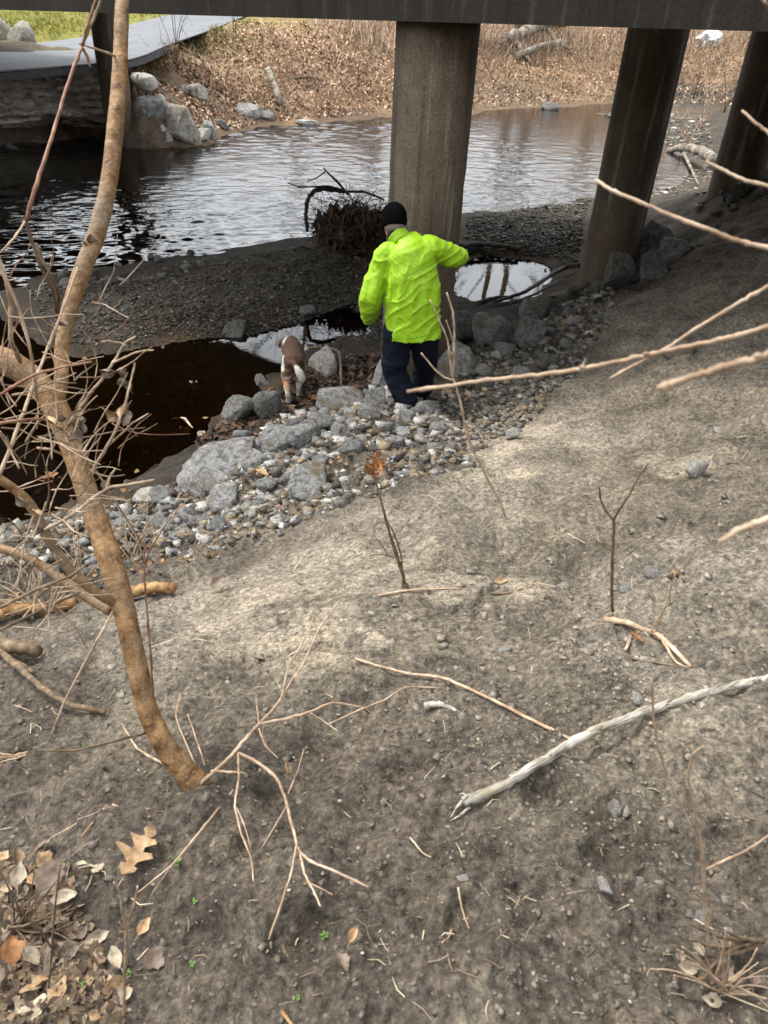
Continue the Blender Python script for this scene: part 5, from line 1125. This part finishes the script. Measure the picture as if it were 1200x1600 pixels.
single_twig([(1103, 252, .95), (1130, 266, .94), (1165, 282, .93), (1210, 294, .92), (1500, 380, .8)], 6, 9, 'twig_tan', 'tan twig above the one crossing the leaning column')
single_twig([(1160, 173, .95), (1180, 192, .94), (1210, 215, .93), (1400, 360, .8)], 5, 8, 'twig_tan', 'short tan twig over the column at the picture edge, topmost of three')
single_twig([(1185, -8, .9), (1196, 4, .9), (1215, 20, .9), (1400, 150, .8)], 6, 9, 'twig_tan', 'twig tip in the top corner against the dark beam')

# ------------------------------------------------------------------ seedlings standing on the slope
def plant(base, stems, mat, label, name='seedling', leaves=(), cat='seedling', knob=None):
    """stems: pixel paths in the upright plane through the base"""
    B = hit1(*base); root = empty(name, B); tag(root, label, cat); D = depth_of(B)
    for path, w0, w1 in stems:
        P = np.array([at_y(a, b, B[1] + (c[0] if c else 0)) for a, b, *c in path]); R = np.linspace(w0, w1, len(P)) / 2 * D / FPX * .62
        V, F = bark_tube(P, R, 6, 7, abs(int(path[0][0]))); part('stem', V, F, mat, root)
    if knob: V, F = ball(B + [0, 0, knob * .5], (knob, knob, knob * 1.3)); part('root_collar', V, F, mat, root)
    for k, (a, b, kind, m_, sz, rot) in enumerate(leaves):
        leaf_obj(kind, m_, at_y(a, b, B[1]) - B, sz, rot, '', name='leaf', parent=root, seed=k + 1)
plant((632, 925), [([(632, 925), (630, 900), (618, 865), (605, 820), (592, 770), (582, 735)], 10, 4), ([(628, 890), (622, 868), (612, 838)], 4, 2), ([(629, 895), (626, 865), (615, 832), (603, 812)], 5, 3), ([(616, 872), (600, 866), (578, 868)], 4, 2), ([(606, 868), (596, 850), (588, 842)], 3, 2)], 'twig_brown', 'small oak seedling with one orange leaf at its tip', knob=.016,
      leaves=[(583, 745, 'oak', 'leaf_orange', .95, (1.25, .25, .25)), (585, 738, 'oak', 'leaf_orange', .55, (1.1, .5, -1.0)), (578, 742, 'oval', 'leaf_orange', .7, (1.35, -.2, .55))])
plant((790, 808), [([(790, 808), (782, 785), (768, 760), (745, 715), (730, 680), (722, 640), (714, 608), (707, 590)], 6, 5), ([(707, 590), (709, 560), (710, 520), (708, 490), (698, 457)], 5, 4), ([(707, 590), (703, 560), (699, 530), (686, 500), (672, 468)], 5, 3), ([(707, 594), (695, 590), (680, 578), (658, 552)], 5, 4), ([(709, 540), (704, 520), (697, 500)], 3, 2)], 'twig_tan', 'tall thin seedling standing against the jacket hem and trousers',
      leaves=[(701, 560, 'curl', 'leaf_tan', .5, (1, .4, 1))])
plant((957, 955), [([(957, 955), (956, 915), (957, 870), (959, 830), (959, 812)], 8, 7), ([(959, 812), (948, 800), (939, 782), (936, 760)], 6, 4), ([(959, 812), (968, 795), (980, 778), (996, 748), (1013, 724)], 7, 3), ([(956, 860), (944, 855), (929, 843)], 4, 3), ([(957, 882), (980, 868), (1000, 852)], 3, 2)], 'twig_brown', 'forked bare seedling with a Y-shaped top on the slope', knob=.012)
plant((1020, 1006), [([(1018, 1006), (1028, 975), (1040, 945), (1050, 912), (1056, 895)], 6, 4), ([(1008, 1010), (1018, 985), (1030, 962), (1044, 944)], 4, 3), ([(1046, 945), (1047, 930), (1047, 915)], 4, 3), ([(1046, 950), (1056, 955)], 4, 2)], 'twig_tan', 'leaning dry seedling with withered tip beside the fallen branch',
      leaves=[(1056, 905, 'curl', 'leaf_brown', .5, (1, .2, 1)), (1064, 900, 'curl', 'leaf_tan', .45, (.4, 1.2, 2)), (1050, 908, 'curl', 'leaf_brown', .4, (1.2, .6, 3)), (1070, 908, 'curl', 'leaf_brown', .4, (.8, 2, 1))])
plant((1110, 1495), [([(1110, 1495), (1104, 1450), (1101, 1400), (1097, 1330), (1085, 1260), (1075, 1215), (1082, 1180), (1100, 1165)], 9, 4), ([(1097, 1330), (1075, 1280), (1050, 1230), (1032, 1180), (1022, 1130), (1018, 1060)], 5, 4), ([(1103, 1360), (1130, 1345), (1165, 1330), (1210, 1300)], 6, 5)], 'twig_tan', 'spindly branching stem rising from the dry grass near the bleached pole')
plant((193, 1590), [([(193, 1600), (194, 1540), (197, 1480), (198, 1452), (210, 1410), (215, 1385)], 9, 4), ([(198, 1452), (190, 1420), (188, 1395), (178, 1378)], 6, 3), ([(198, 1455), (186, 1440)], 4, 2)], 'twig_tan', 'pale forked stem upright in the bottom leaf litter')
plant((78, 1550), [([(74, 1560), (80, 1500), (82, 1460), (88, 1400), (95, 1350)], 6, 3), ([(80, 1480), (60, 1450), (30, 1425), (0, 1405)], 5, 4)], 'twig_brown', 'thin brown stem standing in the corner litter')

# ------------------------------------------------------------------ sticks lying on the ground
def lying(name, path, w0, w1, mat, label, side=(), cat='stick', lift=1.0, sides=9, per=7):
    S = np.array([p[:2] for p in path], float); P = hit(S[:, 0], S[:, 1]); D = np.array([depth_of(p) for p in P]); R = np.linspace(w0, w1, len(P)) / 2 * D / FPX
    P[:, 2] += R * lift + np.array([p[2] if len(p) > 2 else 0 for p in path])
    if name == 'driftwood_pole':
        t = np.hypot(P[:, 0] - P[0, 0], P[:, 1] - P[0, 1]); f = np.polyval(np.polyfit(t, P[:, 2], 1), t); P[:, 2] = f + .006
    root = empty(name, P[0]); tag(root, label, cat)
    V, F = bark_tube(P, R, per, sides, abs(int(path[0][0])), rough=.015 if name == 'driftwood_pole' else .03, knots=name == 'stick'); part('stem', V, F, mat, root)
    for sp, a, b in side:
        S = np.array([p[:2] for p in sp], float); Q = hit(S[:, 0], S[:, 1]); D = np.array([depth_of(p) for p in Q]); R = np.linspace(a, b, len(Q)) / 2 * D / FPX
        Q[:, 2] += R + np.array([p[2] if len(p) > 2 else 0 for p in sp]); V, F = bark_tube(Q, R, 5, 6, abs(int(sp[0][0]))); part('side_twig', V, F, mat, root)
    return root
pole = lying('driftwood_pole', [(722, 1262, .012), (780, 1240, .012), (840, 1208, .014), (900, 1176, .016), (960, 1151, .018), (1020, 1130, .018), (1100, 1104, .016), (1200, 1076, .014), (1330, 1040, .012)], 16, 13, 'pole', 'long bleached driftwood pole with a splintered end lying on the soil', cat='driftwood')
for sp, w in (([(724, 1256, .015), (714, 1262, .012), (704, 1270, .006)], 7), ([(730, 1254, .02), (722, 1250, .022), (716, 1250, .02)], 5), ([(734, 1262, .012), (720, 1268, .008), (706, 1271, .005)], 6)):
    Q = hit([p[0] for p in sp], [p[1] for p in sp]); Q[:, 2] += [p[2] for p in sp]; V, F = tube(spline(Q, 3), np.linspace(w / 2, .8, len(spline(Q, 3))) * depth_of(Q[0]) / FPX, 5); part('splinter', V, F, 'pole', pole)
lying('stick', [(945, 970, .01), (975, 988, .012), (1000, 1000, .015), (1022, 1010, .014), (1040, 1022, .01), (1075, 1055, .004)], 10, 7, 'twig_tan', 'grey-tan fallen branch at the foot of the forked seedling', [([(983, 1000, .01), (980, 1012, .004), (975, 1022)], 6, 5), ([(1030, 1018, .01), (1050, 1045, .004), (1070, 1056)], 5, 3)])
lying('stick', [(555, 1032), (590, 1050, .008), (640, 1064, .01), (690, 1071, .01), (760, 1098, .01), (830, 1126, .008), (905, 1151)], 4, 6, 'twig_tan', 'long thin tan stick lying across the middle of the slope')
lying('stick', [(590, 940), (640, 933, .006), (720, 924)], 4, 3, 'twig_tan', 'thin straw-like twig at the base of the oak seedling')
lying('stick', [(770, 917), (800, 918, .004), (818, 916)], 4, 3, 'twig_brown', 'short twig beside the single tan leaf')
lying('stick', [(662, 1108), (690, 1107, .004), (717, 1111)], 12, 5, 'driftwood', 'whitish wood splinter on the middle of the slope', cat='wood splinter')
lying('stick', [(985, 1033), (1030, 1045, .004), (1090, 1060)], 4, 3, 'twig_brown', 'thin dark twig below the grey-tan fallen branch')
lying('stick', [(545, 1195 + 190), (520, 1395)], 3, 2, 'twig_tan', 'tiny twig piece on dark soil') if False else None
lying('stick', [(640, 1312, .003), (660, 1332, .006), (674, 1338)], 3, 2, 'twig_tan', 'small bent pine needle pair on the soil below the pole') 
lying('stick', [(712, 1405), (722, 1425, .003), (733, 1450)], 4, 3, 'twig_tan', 'short tan twig near the bottom below the pole')
lying('stick', [(706, 1450), (700, 1470, .003), (688, 1488)], 4, 3, 'twig_tan', 'short crooked twig next to the short tan twig')
lying('stick', [(440, 1575), (450, 1590, .004), (462, 1605)], 6, 5, 'log', 'orange twig cut by the bottom edge of the picture')
lying('log', [(160, 948, .02), (195, 936, .02), (235, 930, .02), (272, 928, .02)], 20, 17, 'log', 'short orange-barked log lying behind the sapling trunk', cat='log', sides=14)
lying('log', [(-30, 985, .02), (30, 968, .02), (80, 955, .02), (120, 945, .02)], 18, 16, 'log', 'second orange-barked log further along behind the twigs', cat='log', sides=14)
lying('log', [(-40, 1008, .03), (20, 1030, .03), (58, 1026, .02)], 24, 20, 'twig_brown', 'thick brown stump end at the picture edge', cat='log', sides=14)
lying('stick', [(-20, 1010, .04), (30, 1060, .06), (80, 1105, .06), (120, 1118, .03), (165, 1112, .01)], 11, 8, 'twig_brown', 'crooked brown branch at the picture edge beside the trunk', [([(60, 1075, .05), (30, 1050, .05), (-10, 1035, .05)], 7, 5)])
lying('stick', [(270, 660, .02), (290, 665, .05), (302, 672, .03)], 4, 3, 'twig_tan', 'short pale twig sticking out of the dark pool')
# pale dry branching twig springing from the foot of the sapling
def dry_spray():
    B = hit1(302, 1236); root = empty('dead_branch', B); tag(root, 'pale dry many-forked branch sprawling from the foot of the sapling', 'branch')
    def S(path, w0, w1, mat='twig_tan'):
        q = np.array([p[:2] for p in path], float); P = hit(q[:, 0], q[:, 1]); D = np.array([depth_of(p) for p in P]); h = np.array([p[2] for p in path])
        r = rays(q[:, 0], q[:, 1]); t = (P[:, 2] + h - CAM[2]) / r[:, 2]; P = CAM + r * t[:, None]
        V, F = bark_tube(P, np.linspace(w0, w1, len(P)) / 2 * D / FPX * .75, 6, 6, int(path[0][0] + path[-1][1])); part('twig', V, F, mat, root)
    S([(303, 1234, .0), (330, 1210, .05), (362, 1180, .09), (392, 1145, .12), (405, 1132, .13), (450, 1122, .13), (485, 1112, .13), (520, 1098, .12), (570, 1106, .10)], 9, 4)
    S([(485, 1114, .13), (510, 1130, .11), (527, 1142, .1)], 4, 3); S([(512, 1132, .11), (560, 1110, .12), (600, 1094, .12), (634, 1074, .12), (690, 1075, .03)], 4, 3)
    S([(403, 1133, .13), (430, 1105, .16), (455, 1065, .19), (475, 1035, .22), (500, 980, .25), (530, 940, .27)], 6, 3); S([(440, 1090, .17), (450, 1045, .2), (475, 1000, .22), (490, 965, .24)], 4, 2); S([(460, 1060, .19), (480, 1040, .2), (496, 1012, .2)], 3, 2)
    S([(405, 1134, .13), (402, 1110, .13), (400, 1088, .13)], 4, 2); S([(404, 1138, .13), (415, 1165, .1), (435, 1185, .08)], 4, 2)
    S([(372, 1176, .1), (405, 1192, .11), (432, 1216, .12), (443, 1240, .13), (452, 1272, .14), (466, 1326, .15), (486, 1346, .15), (520, 1360, .15), (576, 1386, .15)], 7, 5)
    S([(463, 1318, .15), (456, 1360, .15), (440, 1410, .14), (420, 1468, .13)], 5, 4); S([(468, 1328, .15), (476, 1365, .15), (490, 1392, .14), (501, 1416, .14)], 5, 4); S([(480, 1378, .15), (505, 1390, .15), (520, 1398, .14)], 3, 3)
    S([(372, 1178, .1), (373, 1215, .1), (367, 1260, .1), (378, 1305, .09), (392, 1340, .08), (396, 1378, .07)], 5, 3); S([(370, 1262, .1), (382, 1290, .09), (392, 1325, .09)], 3, 2)
    S([(330, 1205, .05), (360, 1206, .06), (384, 1208, .05)], 7, 4); S([(450, 1240, .13), (465, 1205, .12), (475, 1170, .1)], 3, 2); S([(446, 1262, .14), (430, 1290, .1), (408, 1326, .05)], 3, 2)
    S([(300, 1215, .02), (250, 1190, .03), (215, 1170, .05), (190, 1130, .06)], 7, 4); S([(308, 1200, .03), (290, 1160, .06), (275, 1120, .08), (282, 1085, .09)], 4, 3); S([(320, 1195, .03), (305, 1150, .06), (293, 1115, .08)], 4, 2)
    S([(365, 1235, .0), (320, 1290, .03), (270, 1350, .05), (215, 1395, .04)], 5, 3); S([(268, 1352, .05), (235, 1400, .03)], 3, 2)
    leaf_obj('curl', 'leaf_tan', hit1(449, 1240) + [0, 0, .12] - B, .45, (1, .5, 1), '', name='leaf', parent=root, seed=3)
dry_spray()
def fan(base, n, lo, hi, Lpx, label, mat, w, seed, depth_off=.12, name='dry_grass_tuft', cat='grass tuft'):
    B = hit1(*base); root = empty(name, B); tag(root, label, cat); rg = random.Random(seed); D = depth_of(B)
    for k in range(n):
        a = rg.uniform(lo, hi); L = rg.uniform(.5, 1) * Lpx; x, y = base[0] + rg.uniform(-14, 14), base[1] + rg.uniform(-8, 8); p = [(x, y)]; c = rg.uniform(-.25, .25)
        for s_ in range(4): a += c; p.append((p[-1][0] + math.cos(a) * L / 4, p[-1][1] + math.sin(a) * L / 4))
        dd = rg.uniform(.3, 1) * depth_off
        P = np.array([at_depth(q[0], q[1], D - dd * i / 4 - .002) for i, q in enumerate(p)]); R = np.linspace(w, w * .4, 5) / 2 * D / FPX * rg.uniform(.7, 1.2)
        V, F = bark_tube(P, R, 4, 5, k, knots=False); part('stalk', V, F, mat, root)
fan((1125, 1545), 20, -2.9, .5, 120, 'tangle of dry tan grass stalks in the lower corner opposite the sapling', 'twig_tan', 4.5, 5)
fan((1185, 1475), 5, 2.2, 3.4, 120, 'few loose dry stalks at the picture edge above the corner tangle', 'twig_brown', 9, 6)
fan((45, 1180), 9, 2.6, 3.6, 110, 'spray of pale stalks at the picture edge beside the trunk foot', 'twig_tan', 5, 8)
fan((175, 1265), 12, .6, 2.9, 110, 'arching dry stalks above the large oak leaf', 'twig_tan', 5, 9)
fan((25, 1450), 14, -1.8, 1.2, 130, 'criss-crossed dry stalks over the corner litter', 'twig_brown', 4.5, 10)
fan((55, 960), 16, -2.6, -.4, 110, 'dead straw tuft behind the lower limbs of the sapling', 'twig_tan', 3.5, 11)
fan((215, 870), 12, -2.2, -.8, 95, 'brushy dead weed among the shore stones behind the trunk', 'twig_tan', 3, 12)
fan((125, 900), 8, -2.2, -.8, 95, 'thin dead weed standing in the shore stones', 'twig_tan', 3, 13)
# green sprouts
def sprout(px, py, label, sc=1.0, k=0):
    B = hit1(px, py); root = empty('sprout', B); tag(root, label, 'sprout', 'green sprouts'); D = depth_of(B); rg = random.Random(k); h = 12 * D / FPX * sc
    V, F = tube(spline([B - [0, 0, .004], B + [0, 0, h * .6], B + [0, 0, h]], 2), .0012 * sc, 5); part('stem', V, F, 'sprout', root)
    for j in range(5):
        a = j * 2.4 + rg.random(); leaf_obj('oval', 'sprout', np.array([0, 0, h * rg.uniform(.5, 1)]), .12 * sc * rg.uniform(.8, 1.3), (.25, .1, a), '', name='leaf', parent=root, seed=j)
for k, (a, b, l) in enumerate([(300, 1505, 'small bright green sprout on soil left of the bottom middle'), (197, 1510, 'green sprout beside the pale forked stem'), (58, 1140, 'green sprout beside the trunk at the picture edge'), (130, 1165, 'green sprout below the crooked brown branch'), (280, 1360, 'row-topping green sprout right of the large oak leaf'), (303, 1403, 'green sprout below the one by the oak leaf'), (508, 1453, 'lone green sprout below the sprawling dead branch'), (236, 1215, 'green sprout just left of the sapling foot'), (130, 1540, 'green sprout in the corner litter'), (465, 1560, 'tiny green sprout at the bottom middle'), (268, 1345, 'green sprout nearest the large oak leaf lobes')]):
    sprout(a, b, l, (1.0 if k in (0, 4, 6) else .7) * (.8 + .4 * ((k * 37) % 10) / 10), k)

# ------------------------------------------------------------------ flood debris against the column, driftwood
def flood_debris():
    B = hit1(545, 392); root = empty('debris_pile', B); tag(root, 'dark tangle of flood-washed branches and leaves piled against the column', 'debris pile'); D = depth_of(B); m = D / FPX; rg = np.random.default_rng(9)
    def S(path, w0, w1): 
        P = np.array([at_y(a, b, B[1] + c) for a, b, c in path]); V, F = bark_tube(P, np.linspace(w0, w1, len(P)) / 2 * m, 6, 8, abs(int(path[0][0]))); part('branch', V, F, 'twig_dark', root)
    S([(480, 362, -.1), (478, 335, -.1), (481, 312, -.1), (492, 298, 0), (512, 294, .1), (540, 300, .2)], 5, 8); S([(545, 305, .1), (528, 285, .1), (510, 268, .1), (506, 262, .1)], 4, 2); S([(535, 298, .1), (515, 291, 0), (500, 291, 0), (468, 292, 0), (450, 286, 0)], 3, 1.5); S([(508, 268, .1), (495, 278, .1), (480, 283, .1)], 2.5, 1.5)
    S([(520, 300, .1), (490, 292, .1), (465, 293, .1)], 3, 1.5); S([(500, 380, -.1), (540, 340, 0), (600, 330, .2)], 5, 3); S([(540, 300, 0), (570, 300, .1), (600, 312, .2)], 4, 3)
    c = at_y(552, 362, B[1] + .15); V, F = ICO[4]; q = V * np.array([54 * m, .38, 22 * m]); q = q * (1 + .35 * noise3(V[:, 0] * 2.2, V[:, 1] * 2.2, V[:, 2] * 2.2, 5) + .25 * noise3(V[:, 0] * 6, V[:, 1] * 6, V[:, 2] * 6, 6))[:, None]; q[:, 2] -= .14 * np.clip(-(q[:, 0]) / (40 * m), 0, 2) * 0
    part('matted_core', q + c, [tuple(t) for t in F], 'twig_dark', root, False)
    T = []
    for k in range(620):
        u = rg.normal(size=3); u /= np.linalg.norm(u); p = c + u * np.array([66 * m, .52, 50 * m]) * rg.uniform(.55, 1.22); d = rg.normal(size=3) * [1, .8, .7]; d /= np.linalg.norm(d); L = rg.uniform(.1, .45)
        T.append(tube(spline([p - d * L / 2, p + rg.normal(size=3) * .02, p + d * L / 2], 2), rg.uniform(.002, .006), 5))
    V, F = join(T); o = part('twig_tangle', V, F, 'twig_dark', root); o['kind'] = 'stuff'
    n = 1500; u = rg.normal(size=(n, 3)); u /= np.linalg.norm(u, axis=1)[:, None]; P = c + u * np.array([62 * m, .48, 34 * m]) * rg.uniform(.6, 1.05, (n, 1)); P = P[P[:, 2] > B[2] - .05]
    o = scraps('leaf_tangle', P - np.array(B), rg.uniform(.03, .09, len(P)), jitter_col([(.05, .03, .018), (.025, .018, .012), (.10, .05, .025)], len(P), rg), None, 1.2); o.parent = root
flood_debris()
lying('driftwood_branch', [(770, 478, .05), (820, 468, .08), (855, 447, .10), (880, 430, .08), (905, 424, .05)], 5, 8, 'twig_dark', 'dark driftwood branch lying over the edge of the puddle', [([(800, 480, .03), (835, 470, .06), (868, 448, .06)], 5, 4)], cat='branch')
lying('driftwood_branch', [(745, 478, .03), (775, 474, .05), (800, 472, .05)], 8, 5, 'twig_dark', 'wet black branch at the near side of the puddle', cat='branch')
lying('driftwood_branch', [(718, 392, .02), (745, 388, .03), (780, 390, .03), (812, 394, .02)], 8, 6, 'twig_dark', 'wet black wood at the far side of the puddle behind the glove', cat='branch')
lying('stick', [(676, 556, .02), (706, 561, .05), (730, 578, .05), (748, 597, .01)], 4, 3, 'twig_dark', 'thin black stick curving over the grey boulder by the trousers')
lying('stick', [(481, 565, .15), (510, 562, .12), (530, 566, .08), (533, 605, .02)], 4, 4, 'twig_brown', 'bent stick leaning on the smooth pale boulder')
# ------------------------------------------------------------------ far bank: logs, plank, rubbish, brush, trees
lying('log', [(775, 75, .1), (810, 72, .2), (850, 60, .3), (882, 52, .3)], 14, 18, 'log_grey', 'pale fallen log in the dead grass of the far bank', [([(800, 72, .2), (815, 90, .1), (830, 100, .05)], 8, 5), ([(850, 62, .3), (872, 78, .2), (890, 82, .1)], 7, 5)], cat='log', sides=12)
lying('log', [(805, 98, .1), (840, 86, .2), (875, 78, .2)], 10, 8, 'log_grey', 'thin weathered log below the pale fallen log', cat='log')
lying('plank', [(418, 130, .3), (427, 150, .3), (440, 172, .1)], 11, 13, 'log_grey', 'pale weathered plank stuck upright in the far bank leaves', cat='plank', sides=4)
lying('log', [(1042, 245, .1), (1065, 248, .2), (1095, 258, .2), (1112, 268, .1)], 8, 18, 'log_grey', 'half-sunken log between the two leaning columns', [([(1065, 250, .15), (1080, 272, .05), (1092, 288, .02)], 5, 3)], cat='log')
lying('stick', [(460, 128, .15), (485, 131, .15), (505, 133, .1)], 5, 4, 'twig_brown', 'dark stick on the far bank above the water')
def bag():
    B = hit1(1108, 72); root_m = depth_of(B) / FPX; V, F = ICO[4]; q = V * np.array([17, 14, 12]) * root_m * (1 + .45 * noise3(V[:, 0] * 2, V[:, 1] * 2, V[:, 2] * 2, 3) + .22 * noise3(V[:, 0] * 6, V[:, 1] * 6, V[:, 2] * 6, 4))[:, None]
    solo('plastic_bag', q + B + [0, 0, 12 * root_m], [tuple(t) for t in F], 'bag', B, 'crumpled white plastic bag caught on the far bank', 'bag', smooth=False)
bag()
def bush(name, base, n, hgt, spread, mat, label, cat, seed, w=.012, group=None):
    B = hit1(*base); root = empty(name, B); tag(root, label, cat, group); rg = np.random.default_rng(seed); T = []
    for k in range(n):
        d = rg.normal(size=2) * spread; h = hgt * rg.uniform(.55, 1.1); p = [B + [rg.normal() * .05, rg.normal() * .05, -.05], B + [d[0] * .35, d[1] * .35, h * .5], B + [d[0] * .8 + rg.normal() * .08, d[1] * .8, h * .85], B + [d[0] * 1.15, d[1] * 1.15, h * rg.uniform(.85, 1.05)]]
        V, F = tube(spline(p, 3), np.linspace(w, w * .3, 10), 5); o = part('stem', V, F, mat, root)
        for j in range(4):
            t = rg.uniform(.4, 1); q = p[1] * (1 - t) + p[3] * t if t > .5 else p[1]; e = rg.normal(size=3) * .22 * hgt + [0, 0, .15 * hgt]; T.append(tube(spline([q, q + e * .5 + rg.normal(size=3) * .03, q + e], 2), np.linspace(w * .5, w * .2, 5), 4))
    V, F = join(T); o = part('twiglets', V, F, mat, root); o['kind'] = 'stuff'
bush('shrub', (275, 105), 5, 2.2, .5, 'twig_brown', 'leafless weed stems on the verge right of the slim column', 'shrub', 1, .014)
bush('shrub', (258, 112), 6, .9, .6, 'twig_red', 'low reddish bush at the top of the far rocks', 'shrub', 2, .010)
bush('shrub', (366, 55), 3, .8, .2, 'twig_brown', 'small bare weed at the bend of the trail', 'shrub', 3, .012)
bush('shrub', (470, 160), 5, .7, .6, 'twig_brown', 'bare bush hanging over the far shore in mid-stream', 'shrub', 4, .010)
for k, (a, b, h, l) in enumerate([(1095, 205, 3.0, 'grey brush thicket beyond the two leaning columns'), (1085, 150, 2.2, 'bare bush below the white bag'), (1130, 175, 2.6, 'dense grey bush beside the column at the picture edge'), (1075, 235, 1.6, 'bare brush over the half-sunken log'), (1110, 120, 2.4, 'bush between the white bag and the column at the picture edge'), (900, 100, 1.5, 'straw-coloured bush on the far bank left of the leaning column'), (850, 105, 1.2, 'bush in front of the pale fallen log'), (590, 70, 2.0, 'tall dead weed clump left of the thick column'), (660, 80, 1.8, 'dead weeds hidden partly by the thick column top'), (760, 110, 1.2, 'low bush just right of the thick column'), (560, 140, .9, 'low dead bush above the far shore left of the thick column')]):
    bush('shrub', (a, b), 9, h * .8, .5 * h * .6, 'twig_tan' if k in (0, 3, 5, 7) else 'twig_brown', l, 'shrub', 40 + k, .012)
def bare_tree(x, y, H, label, seed):
    z = ground_z(x, y).item(); B = np.array([x, y, z - .1]); root = empty('bare_tree', B); tag(root, label, 'tree', 'bare trees on the far bank'); rg = np.random.default_rng(seed)
    P = [B + [rg.normal() * .04 * i, rg.normal() * .04 * i, H * i / 7] for i in range(8)]; V, F = tube(spline(P, 3), np.linspace(.22, .03, 22) * H / 14, 10); part('trunk', V, F, 'twig_brown', root)
    T = []
    def grow(p, d, L, r, lv):
        q = p + d * L * .5 + rg.normal(size=3) * L * .05; e = p + d * L + rg.normal(size=3) * L * .08
        T.append(tube(spline([p, q, e], 3), np.linspace(r, r * .5, 7), 5 if lv else 6))
        if lv < 3:
            for k in range(3 if lv else 4):
                n = d + rg.normal(size=3) * .55 + [0, 0, .12]; n /= np.linalg.norm(n); t = rg.uniform(.45, 1); grow(p * (1 - t) + e * t, n, L * rg.uniform(.45, .7), r * .5, lv + 1)
    for k in range(9):
        t = rg.uniform(.3, .97); i = min(int(t * 7), 6); p = P[i] * (1 - (t * 7 - i)) + P[i + 1] * (t * 7 - i); a = rg.uniform(0, 6.28); d = np.array([math.cos(a) * .7, math.sin(a) * .7, .75]); grow(p, d / np.linalg.norm(d), H * .26 * (1.15 - t * .6), .06 * H / 14 * (1.2 - t), 0)
    V, F = join(T); o = part('crown', V, F, 'twig_brown', root); o['kind'] = 'stuff'
for k, (x, y, h) in enumerate([(5.2, 43.5, 16), (6.5, 45.5, 18), (-1.5, 41, 15), (-6, 46, 17), (11, 50, 18), (1.8, 49, 17), (-14, 44, 16), (16, 52, 17)]):
    bare_tree(x, y, h, 'tall leafless tree on the far bank, mirrored in the creek', 60 + k)
